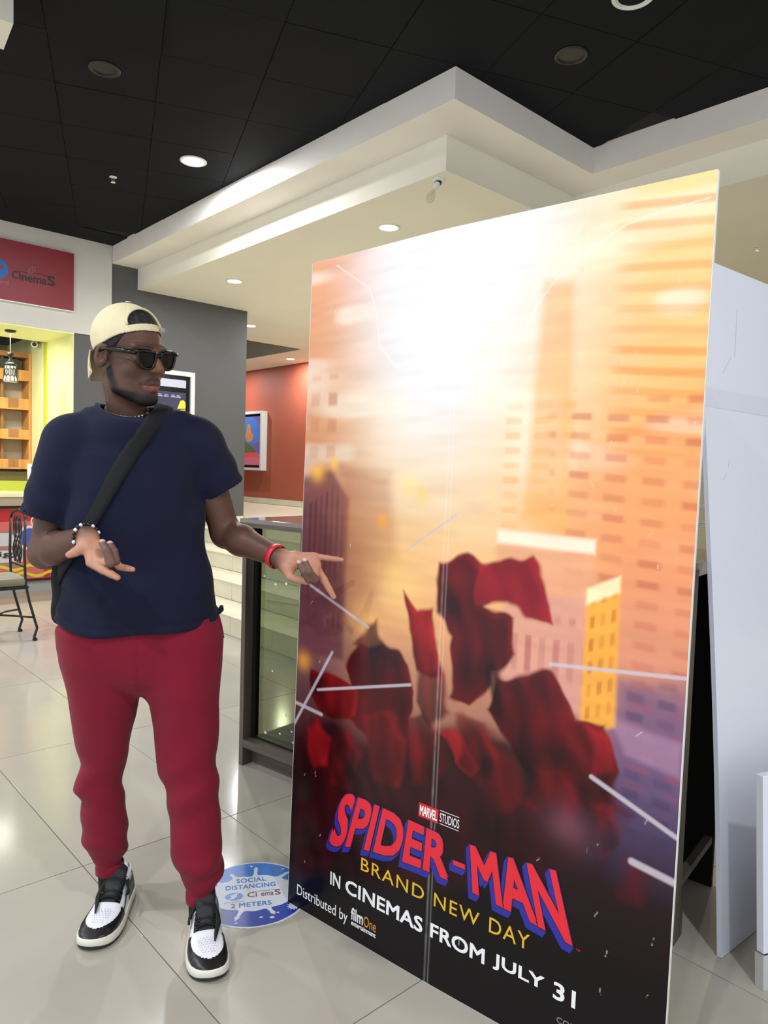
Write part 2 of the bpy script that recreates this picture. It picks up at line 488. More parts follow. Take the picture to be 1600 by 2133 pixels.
kp(BM().poly([(1.9, .30), (2.36, .26), (2.44, .50), (2.40, .62), (2.28, .68), (1.9, .68)], 0.0008, 0.0014, FK), 'cup_print', mat('print_cup', (150, 112, 98), rough=0.35))
kp(BM().poly([(1.9, .52), (2.30, .52), (2.36, .60), (2.26, .66), (1.9, .67)], 0.0014, 0.0020, FK), 'lid_print', mat('print_lid', (190, 186, 184), rough=0.35))
kp(BM().poly([(1.95, .34), (2.40, .34), (2.40, .47), (1.95, .47)], 0.0014, 0.0020, FK), 'label_print', mat('print_label', (196, 192, 190), rough=0.35))
o = lettering('lettering', 'Big!', mat('print_dark', (40, 36, 40), rough=0.4), FK, 2.02, 2.36, 0.385, 0.465, kc, bold=0.02, lift=0.0021); o.matrix_parent_inverse = Matrix.Translation((-1.5, -8.5, 0))
def disc(cx, cz, r, n=36): return [(cx+r*math.cos(2*math.pi*i/n), cz+r*math.sin(2*math.pi*i/n)) for i in range(n)]
kp(BM().poly(disc(2.47, .60, .135), 0.0014, 0.0018, FK), 'ring_print', mat('print_white', (222, 190, 190), rough=0.4))
kp(BM().poly(disc(2.47, .60, .105), 0.0018, 0.0024, FK), 'disc_print', mat('print_blue', (66, 78, 158), rough=0.4))
rg = BM()
for i in range(24):
    a0, a1 = 2*math.pi*i/24, 2*math.pi*(i+1)/24
    rg.poly([(2.55+.07*math.cos(a0), .78+.07*math.sin(a0)), (2.55+.056*math.cos(a0), .78+.056*math.sin(a0)), (2.55+.056*math.cos(a1), .78+.056*math.sin(a1)), (2.55+.07*math.cos(a1), .78+.07*math.sin(a1))], 0.0008, 0.0014, FK)
kp(rg, 'ring_print', MATS['print_white'])
def wave(x0, x1, z, amp, wl_, th, ph=0.0):
    b = BM(); n = 40
    for i in range(n):
        xa, xb = x0+(x1-x0)*i/n, x0+(x1-x0)*(i+1)/n
        za, zb = z+amp*math.sin(xa/wl_*2*math.pi+ph), z+amp*math.sin(xb/wl_*2*math.pi+ph)
        b.poly([(xa, za-th), (xb, zb-th), (xb, zb+th), (xa, za+th)], 0.0020, 0.0026, FK)
    return b
kp(wave(1.8, 2.62, .275, .022, .30, .016), 'wave_print', mat('print_yellow', (206, 190, 54), rough=0.4))
kp(wave(2.28, 2.74, .195, .022, .30, .016, 1.5), 'wave_print', MATS['print_yellow'])

# menu frame standing on the kiosk counter
mf = empty('menu_frame', (2.66, 8.62, 1.0905), label='small white framed chalk menu standing on the kiosk counter', cat='menu')
def child(b, n, m, par, **k):
    o = b.build(n, m, par, **k); o.matrix_parent_inverse = Matrix.Translation(-par.location) if not any(par.rotation_euler) else par.matrix_basis.inverted(); return o
Mm = frame_matrix((2.50, 8.60, 1.0905), (0.995, 0.05, 0.0), (0, 0.12, 0.9928), (0.05, -0.99, 0.12))
fr = BM()
for q in [(0, .30, 0, .035), (0, .30, .285, .32), (0, .035, .035, .285), (.265, .30, .035, .285)]: fr.box(q[0], q[1], q[2], q[3], 0, 0.02, Mm)
child(fr, 'frame', M_PLASTIC, mf)
child(BM().box(.035, .265, .035, .285, 0.002, 0.01, Mm), 'chalkboard', mat('chalkboard', (96, 104, 104), rough=0.7), mf)
for i, (s, x0, x1) in enumerate([('MENU', .07, .23), ('snacks', .09, .2), ('drinks', .06, .18), ('popcorn', .09, .22)]):
    b = BM()
    for k in range(9):
        xx = x0 + (x1-x0)*k/9
        b.box(xx, xx+(x1-x0)/14, .245-.05*i+.008*math.sin(k*2.1), .262-.05*i+.008*math.sin(k*2.1), 0.0101, 0.011, Mm)
    child(b, 'chalk_scribble', M_PLASTIC, mf)

# wooden shelf unit at the back of the kiosk
su = empty('shelf_unit', (1.6, 10.0, 0), label='wooden wall shelf with four fronted racks inside the kiosk', cat='shelf')
def sp(b, n, m): return child(b, n, m, su)
SZ = [2.582, 2.222, 1.831, 1.455]; SB = [2.448, 2.082, 1.708, 1.332]
sp(BM().box(2.895, 2.925, 9.93, 10.25, 1.30, 2.80), 'side_panel', M_WOODSH)
sp(BM().box(0.3, 0.33, 9.93, 10.25, 1.30, 2.80), 'side_panel', M_WOODSH)
sp(BM().box(2.60, 2.63, 10.05, 10.25, 1.34, 2.79), 'divider', M_WOODSD)
sp(BM().box(0.33, 2.895, 10.235, 10.25, 1.30, 2.80), 'back_panel', mat('shelf_back', (212, 206, 176), rough=0.6))
sp(BM().box(0.33, 2.895, 9.93, 10.25, 2.74, 2.80), 'top_board', M_WOODSD)
for a, b in zip(SZ, SB):
    sp(BM().box(0.33, 2.895, 9.935, 10.235, b, b+0.02), 'shelf_board', M_WOODSD)
    x = 2.894
    while x > 0.5:
        sp(BM().box(x-0.118, x, 9.93, 9.9345, b+0.021, a, None, 0.001), 'front_board', M_WOODSH if int(x*10) % 3 else M_WOODSD)
        x -= 0.12
    sp(BM().box(0.33, 2.894, 9.922, 9.9345, b, b+0.0205), 'front_rail', M_WOODSH)
# back counter below the shelf
bc = empty('back_counter', (1.6, 10.0, 0), label='lime panelled back counter below the wooden shelf', cat='counter')
child(BM().box(0.3, 2.92, 9.80, 10.3, 0.02, 1.03), 'cabinet', M_LIMEDK, bc)
child(BM().box(0.3, 2.92, 9.96, 10.3, 1.035, 1.18), 'lime_panel', mat('lime_gloss', (196, 206, 84), rough=0.3), bc)
child(BM().box(0.3, 2.92, 9.99, 10.3, 1.1805, 1.30), 'splash_back', mat('splash_brown', (110, 100, 62), rough=0.3), bc)
# small box on the shelf top rack
box_obj('display_box', 2.50, 2.80, 10.02, 10.2, 2.4685, 2.72, mat('dark_box', (60, 66, 50), rough=0.5), b=0.004, label='dark carton with a yellow band on the top shelf', cat='box')
box_obj('yellow_band', 2.498, 2.802, 10.0185, 10.02, 2.55, 2.57, M_LIMEDK, bpy.data.objects['display_box'])

# pendant lamp
pd = empty('pendant_lamp', (2.366, 8.772, 2.30), label='black caged pendant lamp hanging in the kiosk hatch', cat='lamp')
Mp = Matrix.Translation((2.366, 8.772, 0))
child(BM().lathe([(0.0, 2.872), (.055, 2.871), (.058, 2.86), (.05, 2.852), (.012, 2.846)], 24, Mp), 'canopy', M_BLACKMET, pd, smooth=True)
child(BM().tube([(2.366, 8.772, 2.85), (2.366, 8.772, 2.62)], 0.0045, 8), 'cord', M_CHROME, pd)
child(BM().lathe([(.035, 2.625), (.032, 2.60), (.014, 2.565), (.030, 2.535), (.030, 2.52)], 20, Mp), 'holder', M_BLACKMET, pd, smooth=True)
child(BM().lathe([(.03, 2.52), (.052, 2.50), (.056, 2.42), (.062, 2.36), (.072, 2.31)], 28, Mp, cap=False), 'glass_shade', mat('lamp_glass', (236, 230, 200), rough=0.3, emit=0.35), pd, smooth=True)
cg = BM()
for k in range(10):
    a = 2*math.pi*k/10
    def cp(r, z, da=0.0): return (2.366+r*math.cos(a+da), 8.772+r*math.sin(a+da), z)
    cg.tube([cp(.034, 2.525), cp(.058, 2.50), cp(.062, 2.42), cp(.068, 2.36), cp(.078, 2.31)], 0.0042, 6)
    ring = [cp(.064+.002*math.sin(t), 2.41+.045*math.cos(t), .33*math.sin(t)) for t in [2*math.pi*i/14 for i in range(15)]]
    cg.tube(ring, 0.004, 6, cap=False)
for r, z in ((.06, 2.50), (.079, 2.31)):
    cg.tube([(2.366+r*math.cos(2*math.pi*i/24), 8.772+r*math.sin(2*math.pi*i/24), z) for i in range(25)], 0.005, 6, cap=False)
child(cg, 'cage', M_BLACKMET, pd)
child(BM().lathe([(.056, 2.506), (.062, 2.50), (.062, 2.485), (.054, 2.48)], 24, Mp), 'collar', M_BLACKMET, pd, smooth=True)
area_lamp('kiosk_light', (1.6, 8.9, 2.86), 1.6, 62, (1.0, 0.98, 0.84), (0, 0.2, -1), 0.5, pd)

# security camera on the kiosk side wall
cc = empty('security_camera', (2.90, 9.60, 2.86), label='small white bullet camera fixed to the lime wall', cat='camera')
child(BM().tube([(2.929, 9.66, 2.90), (2.90, 9.64, 2.89), (2.88, 9.60, 2.88)], 0.02, 12), 'bracket', M_PLASTIC, cc)
child(BM().tube([(2.885, 9.66, 2.885), (2.83, 9.50, 2.86)], 0.038, 16), 'housing', mat('camera_cream', (232, 226, 170), rough=0.4), cc, smooth='auto')
child(BM().tube([(2.8305, 9.502, 2.8605), (2.827, 9.492, 2.8585)], 0.024, 16), 'lens', M_BLACKMET, cc)

# ================================================================== downlights, sprinklers, bulb
def downlight(x, y, z, lit, label, color=(1, 1, 1), power=0, r=0.075, lampr=0.07):
    rt = empty('downlight', (x, y, z), label=label, cat='ceiling light', group='recessed ceiling downlights')
    M = Matrix.Translation((x, y, z))
    child(BM().lathe([(r+.022, 0.001), (r+.024, -.004), (r+.016, -.009), (r+.002, -.008), (r, 0.004)], 36, M, cap=False), 'trim_ring', M_PLASTIC if lit != 2 else M_BLACKMET, rt, smooth=True)
    if lit == 1:
        m = mat('lamp_disc_%d%d%d' % tuple(int(c*9) for c in color), tuple(int(255*c**0.45) for c in color), rough=0.5, emit=11.0)
        child(BM().lathe([(0.001, -.0035), (r+.001, -.0035), (r+.001, -.002), (0.001, -.002)], 36, M), 'diffuser', m, rt)
        area_lamp('downlight_lamp', (x, y, z-0.012), 2*lampr, power*(0.52 if z < 3.7 else 0.72), color, parent=rt)
    else:
        child(BM().lathe([(0.001, .02 if lit == 0 else -.002), (r, -.001)], 36, M, cap=False), 'diffuser',
              M_PLASTIC if lit == 0 else M_BLACKMET, rt)
    return rt
COOL = (0.93, 0.97, 1.0); WARM = (1.0, 0.98, 0.92)
downlight(2.886, 5.593, CZ, 1, 'bright round downlight in the black ceiling above the person', COOL, 70, .085)
downlight(4.177, 4.611, 3.5, 1, 'warm lit downlight in the cream ceiling just above the poster', WARM, 42)
downlight(4.225, 7.182, 3.5, 1, 'lit downlight in the cream ceiling beside the charcoal wall', COOL, 40)
downlight(5.71, 9.237, 3.5, 1, 'lit downlight half hidden at the charcoal wall corner', COOL, 40)
downlight(7.926, 11.398, 3.5, 1, 'lit downlight in front of the terracotta wall', WARM, 60)
downlight(3.512, 2.048, CZ, 0, 'unlit white rimmed downlight at the top edge of the black ceiling', r=.085)
downlight(1.824, 4.736, CZ, 2, 'black painted downlight in the black ceiling left of the lit one')
downlight(3.743, 2.571, CZ, 2, 'black painted downlight in the black ceiling above the cream corner')
for x, y, pw, wh in ((-0.9, 2.6, 60, 'left of the camera'), (-1.4, 0.3, 60, 'behind the camera on the left'), (0.6, -0.9, 60, 'behind the camera on the right'), (0.7, 6.2, 60, 'in front of the red sign'), (-1.5, 5.0, 60, 'over the cafe tables')):
    downlight(x, y, CZ, 1, 'lit downlight in the black ceiling ' + wh, COOL, pw, .085)
downlight(6.3, 6.2, 3.5, 1, 'lit downlight deep in the cream ceiling behind the poster', WARM, 40)  # unseen lamp added to lift the cream ceiling
downlight(7.6, 13.6, 3.5, 1, 'lit downlight deep in the upper hall', COOL, 60)  # added out of view to brighten the upper hall
downlight(6.6, 2.2, 3.5, 1, 'lit downlight in the cream ceiling behind the white board', WARM, 60)  # hidden lamp, added as extra light for the hall
downlight(6.0, 8.0, 3.5, 1, 'lit downlight above the top of the stairs', COOL, 60)  # added unseen so the stairs and soffit get more bounce
downlight(7.7, 9.0, 3.5, 1, 'lit downlight by the terracotta wall behind the poster', WARM, 60)  # unseen lamp added to brighten the terracotta wall

def sprinkler(x, y, z, label):
    rt = empty('sprinkler', (x, y, z), label=label, cat='sprinkler', group='ceiling sprinklers')
    M = Matrix.Translation((x, y, z))
    child(BM().lathe([(.001, -.001), (.032, -.001), (.032, -.004), (.012, -.010), (.001, -.010)], 24, M), 'rose', M_PLASTIC, rt)
    fr = BM()
    for s in (-1, 1): fr.tube([(x+s*.009, y, z-.009), (x+s*.011, y, z-.028), (x+s*.003, y, z-.046)], .0035, 6)
    child(fr, 'frame_arm', M_CHROME, rt)
    child(BM().lathe([(.001, -.046), (.019, -.046), (.019, -.049), (.001, -.049)], 20, M), 'deflector', M_PLASTIC, rt)
sprinkler(2.553, 6.413, CZ, 'white sprinkler head in the black ceiling left of the lit downlight')
sprinkler(6.673, 2.591, 3.5, 'white sprinkler head in the cream ceiling right of the poster')

bu = empty('bare_bulb', (3.74, 3.62, 3.5), label='clear glass bulb in a tilted holder under the cream ceiling step', cat='light bulb')
bu.rotation_euler = (0, 0, 0)
ax = Vector((-0.28, 0.10, -0.62)).normalized()
Mb = Matrix.Translation((3.742, 3.625, 3.487)) @ ax.to_track_quat('Z', 'X').to_matrix().to_4x4()
child(BM().lathe([(.001, 3.4999), (.042, 3.4999), (.042, 3.492), (.03, 3.486), (.001, 3.486)], 24, Matrix.Translation((3.74, 3.62, 0))), 'ceiling_rose', M_PLASTIC, bu)
child(BM().lathe([(.026, .0), (.026, .012)], 20, Mb), 'collar', mat('navy_plastic', (30, 34, 66), rough=0.4), bu)
child(BM().lathe([(.019, .012), (.018, .05), (.014, .065)], 20, Mb), 'holder', M_PLASTIC, bu, smooth='auto')
child(BM().lathe([(.012, .06), (.013, .075), (.022, .095), (.030, .118), (.031, .138), (.024, .158), (.011, .169), (.001, .171)], 24, Mb), 'glass_bulb', glass_mat('bulb_glass', (.92, .92, .86), .03, 1.45), bu, smooth=True)
child(BM().tube([tuple(Mb @ Vector(p)) for p in [(0, 0, .06), (.004, 0, .11), (-.006, .004, .122), (.006, -.004, .13), (0, 0, .14)]], .0015, 5), 'filament', M_CHROME, bu)

# ================================================================== framed posters in the background
def light_box(name, label, org, ex, ez, en, w, h, th, art):
    """org = lower left corner on the wall, ex along the wall, en out of it"""
    M = frame_matrix(org, ex, ez, en)
    rt = empty(name, tuple(M @ Vector((w/2, 0, 0))), label=label, cat='poster frame', group='wall poster cases')
    f = BM(); fw = 0.055
    for q in [(0, w, 0, fw), (0, w, h-fw, h), (0, fw, fw, h-fw), (w-fw, w, fw, h-fw)]: f.box(q[0], q[1], q[2], q[3], 0, th, M, 0.003)
    child(f, 'frame', mat('frame_silver', (206, 208, 208), rough=0.35), rt)
    child(BM().box(fw, w-fw, fw, h-fw, 0.005, th-0.03, M), 'screen', mat('screen_black', (12, 13, 15), rough=0.2), rt)
    for nm, poly, lift, m in art: child(BM().poly(poly, th-0.03+lift, th-0.0292+lift, M), nm, m, rt)
    return rt, M
def rect(x0, x1, y0, y1): return [(x0, y0), (x1, y0), (x1, y1), (x0, y1)]
PE = lambda n, c, e=0.25: mat(n, c, rough=0.4, emit=e)
w1, h1 = 0.78, 1.15
r1, M1 = light_box('poster_case', 'white framed poster case on the charcoal wall behind the person', (4.39-w1, 8.434, 2.60-h1), (1, 0, 0), (0, 0, 1), (0, -1, 0), w1, h1, 0.06, [
    ('header_bar', rect(.12, .672, h1-.20, h1-.105), 0, PE('case_header', (170, 172, 186))),
    ('print', rect(.12, .672, .12, h1-.26), 0, PE('case_print', (52, 50, 74))),
    ('yellow_shape', [(.56, h1-.46), (.60, h1-.36), (.64, h1-.35), (.668, h1-.38), (.668, h1-.45)], .001, PE('case_yellow', (214, 214, 60))),
    ('orange_shape', [(.40, h1-.75), (.62, h1-.74), (.668, h1-.6), (.668, h1-.46), (.6, h1-.47)], .0005, PE('case_orange', (204, 140, 70)))])
for i, x in enumerate((.22, .30, .38, .47, .54)):
    child(BM().box(x, x+.062, h1-.325, h1-.312, .032, .033, M1).box(x+.01, x+.05, h1-.305, h1-.295, .032, .033, M1), 'credit_line', PE('case_text', (150, 148, 170)), r1)
w2, h2 = 1.0, 1.235
r2, M2 = light_box('poster_case', 'white framed colourful poster case on the terracotta wall', (8.38, 13.83, 1.375), (0, -1, 0), (0, 0, 1), (-1, 0, 0), w2, h2, 0.14, [
    ('print', rect(.10, .90, .11, 1.13), 0, PE('pc2_blue', (70, 104, 170))),
    ('purple_area', [(.10, .5), (.90, .6), (.90, .95), (.6, 1.13), (.9, 1.13), (.9, .3), (.1, .4)], .001, PE('pc2_purple', (92, 84, 140))),
    ('light_area', [(.12, .82), (.3, .9), (.28, 1.1), (.12, 1.12)], .001, PE('pc2_light', (158, 186, 210))),
    ('tan_area', [(.34, .72), (.42, .98), (.52, .96), (.56, .80), (.66, .74), (.60, .62), (.42, .58)], .002, PE('pc2_tan', (170, 118, 70))),
    ('green_area', [(.12, .40), (.3, .62), (.5, .55), (.75, .42), (.8, .36), (.12, .34)], .002, PE('pc2_green', (70, 90, 60))),
    ('pink_area', rect(.10, .90, .11, .345), .0015, PE('pc2_pink', (176, 90, 110))),
    ('title_band', [(.16, .27), (.84, .29), (.84, .38), (.16, .36)], .003, PE('pc2_title', (196, 66, 70)))])

# ================================================================== iron chair
ch = empty('iron_chair', (1.8, 6.3, 0), label='black wrought iron chair with an olive cushion at the left edge', cat='chair')
yA, yB = 6.125, 6.52
for y in (yA, yB):
    child(BM().tube([(1.80+.035, y, .006), (1.83, y, .03), (1.852, y, .10), (1.835, y, .16), (1.79, y, .33), (1.765, y, .46), (1.755, y, .70), (1.762, y, .98)], .0105, 8), 'leg', M_BLACKMET, ch, smooth=True)
    child(BM().tube([(1.44-.04, y, .006), (1.405, y, .03), (1.385, y, .10), (1.40, y, .16), (1.425, y, .33), (1.43, y, .425)], .0105, 8), 'leg', M_BLACKMET, ch, smooth=True)
    child(BM().tube([(1.82, y, .006), (1.85, y, .006)], .016, 8), 'foot', M_BLACKMET, ch)
sr = BM()
sr.tube([(1.825, yA, .19), (1.70, yA+.09, .20), (1.61, (yA+yB)/2, .20), (1.70, yB-.09, .20), (1.825, yB, .19)], .008, 8)
sr.tube([(1.395, yA, .19), (1.52, yA+.09, .20), (1.60, (yA+yB)/2, .20), (1.52, yB-.09, .20), (1.395, yB, .19)], .008, 8)
child(sr, 'stretcher', M_BLACKMET, ch, smooth=True)
child(BM().box(1.38, 1.785, yA-.015, yB+.015, .425, .45, None, .008), 'seat_frame', M_BLACKMET, ch)
cu = BM().box(1.385, 1.775, yA-.01, yB+.01, .45, .515, None, .024)
child(cu, 'cushion', mat('olive_velvet', (126, 122, 96), rough=0.8, sheen=0.4, var=0.1), ch, smooth='auto')
ba = BM()
ba.tube([(1.762, yA, .975), (1.768, yA+.05, 1.02), (1.77, (yA+yB)/2, 1.045), (1.768, yB-.05, 1.02), (1.762, yB, .975)], .0105, 8)
child(ba, 'back_rail', M_BLACKMET, ch, smooth=True)
child(BM().tube([(1.757, yA, .60), (1.757, yB, .60)], .008, 8), 'back_rail', M_BLACKMET, ch, smooth=True)
sc = BM()
for c, w in ((.13, .05), (.26, .05), (.195, .075)):
    for s in (-1, 1):
        pts = []
        for i in range(22):
            t = i/21; z = .62 + .38*t
            pts.append((1.758, yA + c + s*w*math.sin(t*math.pi*2.0)*(1-.25*t), z))
        sc.tube(pts, .006, 6)
for y in (.15, .25):
    pts = [(1.758, yA+y+.022*math.cos(a)*(1-a/14), .66+.022*math.sin(a)*(1-a/14)) for a in [i*.5 for i in range(22)]]
    sc.tube(pts, .006, 6)
child(sc, 'scrollwork', M_BLACKMET, ch, smooth=True)

# ================================================================== showcase counter behind the poster
CU = Vector((0.157, -0.9876, 0)); CW = Vector((0.9876, 0.157, 0))
sx = empty('showcase_counter', (1.836, 3.003, 0), label='dark laminate counter with a tinted glass showcase behind the poster', cat='counter')
MC = frame_matrix((1.836, 3.003, 0), CU, CW, (0, 0, 1))   # x along the front, y into the counter
def cxp(b, n, m, **k): return child(b, n, m, sx, **k)
LEN, DEP, CH = 2.064, 0.45, 1.205
GL = 1.05
cxp(BM().box(0, .028, 0, .10, 0, 1.165, MC, .002), 'post', M_WOODDK)
cxp(BM().box(0, .028, DEP-.06, DEP, 0, 1.165, MC, .002), 'post', M_WOODDK)
cxp(BM().box(GL, GL+.05, .0, DEP, 0.09, 1.165, MC, .002), 'divider', M_WOODDK)
cxp(BM().box(.028, GL, 0, .06, .092, .128, MC, .002), 'bottom_rail', M_WOODDKH)
cxp(BM().box(.028, GL, 0.05, DEP, .100, .125, MC, .001), 'base_shelf', M_WOODDKH)
cxp(BM().box(.028, LEN, .06, .08, 0.0, .092, MC), 'plinth', M_WOODDKH)
cxp(BM().box(0.0, LEN+.02, -.02, DEP+.02, 1.165, CH, MC, .003), 'counter_top', mat('counter_gloss', (120, 112, 106), rough=0.08, spec=0.6))
cxp(BM().box(0.0, LEN+.02, -.022, -.0201, 1.168, 1.186, MC), 'top_edge', M_WOODDKH)
G_SHOW = glass_mat('showcase_glass', (.47, .51, .40), .01, 1.42)
cxp(BM().box(.028, GL, .062, .068, .128, 1.165, MC), 'front_glass', G_SHOW)
cxp(BM().box(.028, GL, DEP-.03, DEP-.024, .126, 1.165, MC), 'back_glass', G_SHOW)
cxp(BM().box(.0281, .05, .05, .075, .128, 1.165, MC).box(.03, GL, .055, .076, .128, .14, MC), 'black_gasket', M_BLACKMET)
cxp(BM().box(GL+.05, LEN-.055, .0, .02, .09, 1.165, MC), 'front_panel', M_WOODDK)
cxp(BM().box(LEN-.055, LEN, .0, .055, 0, 1.165, MC, .003), 'post', M_WOODDK)
M_DARKIN = mat('dark_inside', (26, 23, 21), rough=0.9)
cxp(BM().box(GL+.05, LEN, DEP-.02, DEP, 0.0, 1.165, MC), 'back_panel', M_DARKIN)
cxp(BM().box(LEN-.03, LEN-.005, .055, DEP-.02, .16, .185, MC), 'stretcher', M_WOODDKH)
random.seed(3)
for (a, z) in ((.09, .93), (.17, .90), (.28, .93), (.24, .91), (.16, .48), (.12, .17), (.22, .19), (.30, .22), (.31, .17), (.40, .15), (.26, .29)):
    r = random.uniform(.005, .010)
    pts = [(a+r*random.uniform(.5, 1.2)*math.cos(t), z+r*random.uniform(.4, 1.0)*math.sin(t)) for t in [i*2*math.pi/9 for i in range(9)]]
    Mg = MC @ frame_matrix((0, .0618, 0), (1, 0, 0), (0, 0, 1), (0, -1, 0))
    cxp(BM().poly(pts, 0, .0006, Mg), 'glue_residue', M_PLASTIC)

# wire rack and till items on the far end of the counter
wr_ = empty('wire_rack', tuple(MC @ Vector((1.75, .28, CH))), label='white wire rack standing on the counter behind the poster', cat='rack')
rk = BM()
for a in (1.45, 2.02):
    for d in (.12, .42): rk.tube([tuple(MC @ Vector((a, d, CH))), tuple(MC @ Vector((a, d, 1.62)))], .005, 6)
child(rk, 'upright', M_CHROME, wr_)
for z in (1.30, 1.36, 1.45, 1.535, 1.57):
    q = BM()
    for d in (.12, .27, .42): q.tube([tuple(MC @ Vector((1.44, d, z))), tuple(MC @ Vector((2.03, d, z)))], .004, 6)
    for a in (1.45, 1.6, 1.75, 1.9, 2.02): q.tube([tuple(MC @ Vector((a, .12, z))), tuple(MC @ Vector((a, .42, z)))], .003, 6)
    child(q, 'wire_shelf', M_PLASTIC, wr_)

# ================================================================== leaning white boards at the right
BD = Vector((0.9978, -0.0663, 0)); BK = Vector((0.0663, 0.9978, 0))
BU = (BK*0.1432 + Vector((0, 0, 1.6788))).normalized(); BN = BD.cross(BU)
MBd = frame_matrix((2.219, 0.843, 0), BD, BU, BN)
wb = empty('leaning_board', (2.205, 0.844, 0), label='tall blank white display board leaning beside the poster', cat='board')
def warp_board(b):
    out = []
    for x, y, z in b.v: out.append(tuple(MBd @ Vector((x + 0.002*math.sin(y*3.3), y, z + 0.006*math.sin(y*2.2+x)))))
    b.v = out; return b
g = BM(); nx_, ny_ = 12, 24
for zz, flip in ((0.0, False), (-0.014, True)):
    V = [(i*1.22/nx_, 0.002+j*2.143/ny_, zz) for j in range(ny_+1) for i in range(nx_+1)]
    F = [(j*(nx_+1)+i, j*(nx_+1)+i+1, (j+1)*(nx_+1)+i+1, (j+1)*(nx_+1)+i) for j in range(ny_) for i in range(nx_)]
    if flip: F = [f[::-1] for f in F]
    g.add(V, F)
nv = (nx_+1)*(ny_+1)
bd = [j*(nx_+1) for j in range(ny_+1)]; br = [j*(nx_+1)+nx_ for j in range(ny_+1)]
for L, fl in ((bd, 0), (br, 1), (list(range(nx_+1)), 1), (list(range(ny_*(nx_+1), nv)), 0)):
    for a, b in zip(L[:-1], L[1:]):
        f = (a, b, b+nv, a+nv)
        g.f.append(f if fl else f[::-1])
child(warp_board(g), 'board', M_PAPER, wb)
child(warp_board(BM().box(0.004, 1.215, 1.685, 1.745, 0.0002, 0.0005)), 'tape_strip', mat('clear_tape', (217, 219, 231), rough=0.12), wb)
for (x, y, l, a) in ((.13, 1.50, .03, 1.0), (.10, 1.46, .03, .8), (.20, 1.86, .16, 1.4), (.12, 1.80, .08, .8), (.09, 1.72, .02, 1.5), (.30, 1.28, .01, 0.3)):
    dx, dy = math.cos(a)*l, math.sin(a)*l
    child(warp_board(BM().poly([(x, y), (x+.0012, y), (x+dx+.0012, y+dy), (x+dx, y+dy)], .0004, .0009)), 'scuff_mark', mat('scuff_grey', (184, 186, 194), rough=0.6), wb)
# second board, only its lower corner in view
MB2 = frame_matrix((2.165, 0.705, 0), Vector((0.94, -0.34, 0)).normalized(), (0, 0.06, 0.998), Vector((-0.34, -0.94, 0.05)).normalized())
w2b = empty('leaning_board', (2.165, 0.705, 0), label='white display board foot cut by the right edge of the view', cat='board')
child(BM().box(0.0, .8, .11, .62, -.02, .004, MB2, .002), 'board', M_PAPER, w2b)
child(BM().box(0.004, .8, .0, .10, -.03, .0, MB2, .002), 'foot', mat('foot_grey', (190, 190, 190), rough=0.4), w2b)
child(BM().box(0.014, .8, .095, .12, -.028, -.004, MB2), 'slot', M_BLACKMET, w2b)

# ================================================================== floor sticker
FT = Vector((0.865, -0.502, 0)); FUp = Vector((0.502, 0.865, 0))
SC = (1.313, 2.037, 0.0)
MS = frame_matrix(SC, FT, FUp, (0, 0, 1))
stk = empty('floor_sticker', (1.313, 2.037, 0), label='round blue social distancing sticker on the floor beside the shoe', cat='sticker')
M_STW = mat('sticker_white', (206, 210, 222), rough=0.35, var=0.05, vscale=30)
M_STB = mat('sticker_blue', (22, 108, 200), rough=0.3, var=0.12, vscale=14)
M_STD = mat('sticker_deep_blue', (18, 52, 158), rough=0.3, var=0.12, vscale=14)
M_STT = mat('sticker_text_blue', (44, 104, 178), rough=0.4)
M_STR = mat('sticker_red', (110, 24, 30), rough=0.4)
random.seed(11)
R0 = 0.193
child(BM().poly([(R0*(1+random.uniform(-.012, .006))*math.cos(2*math.pi*i/90), R0*(1+random.uniform(-.012, .006))*math.sin(2*math.pi*i/90)) for i in range(90)], 0.0002, 0.0006, MS), 'rim', M_STW, stk)
up_ = [(.185*math.cos(a), .185*math.sin(a)) for a in [math.pi*i/50 for i in range(51)]]
child(BM().poly(up_, 0.0006, 0.0009, MS), 'upper_field', M_STB, stk)
lo_ = [(.185*math.cos(a), .185*math.sin(a)) for a in [math.pi+math.pi*i/50 for i in range(51)]]
child(BM().poly(lo_, 0.0006, 0.0009, MS), 'lower_field', M_STD, stk)
drips = [(18, .165), (40, .158), (84, .146), (121, .140), (148, .160), (176, .180), (205, .172), (247, .148), (296, .138), (336, .150), (354, .172)]
spl = []
for i in range(360):
    a = math.radians(i)
    r = .118*math.sqrt((math.cos(a)*1.22)**2 + (math.sin(a)*.86)**2) if abs(math.sin(a)) > 0 else .14
    r = 0.118/(math.sqrt((math.cos(a)/1.22)**2 + (math.sin(a)/0.86)**2))+.004*math.sin(7*a)
    for da, dr in drips:
        d_ = min(abs(i-da), 360-abs(i-da))
        if d_ < 14: r = max(r, r + (dr-r)*max(0, 1-(d_/3.2)**4 if d_ < 3.2 else 0.0) + (dr-r)*.25*math.exp(-(d_/6.0)**2))
    spl.append((min(r, .186)*math.cos(a), min(r, .186)*math.sin(a)))
child(BM().poly(spl, 0.0009, 0.0012, MS), 'splash', M_STW, stk)
drop = []
for da, dr in drips:
    a = math.radians(da); rr = random.uniform(.006, .009)
    drop.append(BM().poly([((dr-.004)*math.cos(a)+rr*math.cos(t), (dr-.004)*math.sin(a)+rr*math.sin(t)) for t in [i*2*math.pi/14 for i in range(14)]], 0.0009, 0.0012, MS))
for (x, y, r) in ((.055, -.148, .008), (.02, -.142, .006), (.075, -.125, .005), (.11, .13, .005), (.0, .165, .006), (-.06, -.16, .005)):
    drop.append(BM().poly([(x+r*math.cos(t), y+r*.7*math.sin(t)) for t in [i*2*math.pi/12 for i in range(12)]], 0.0009, 0.0012, MS))
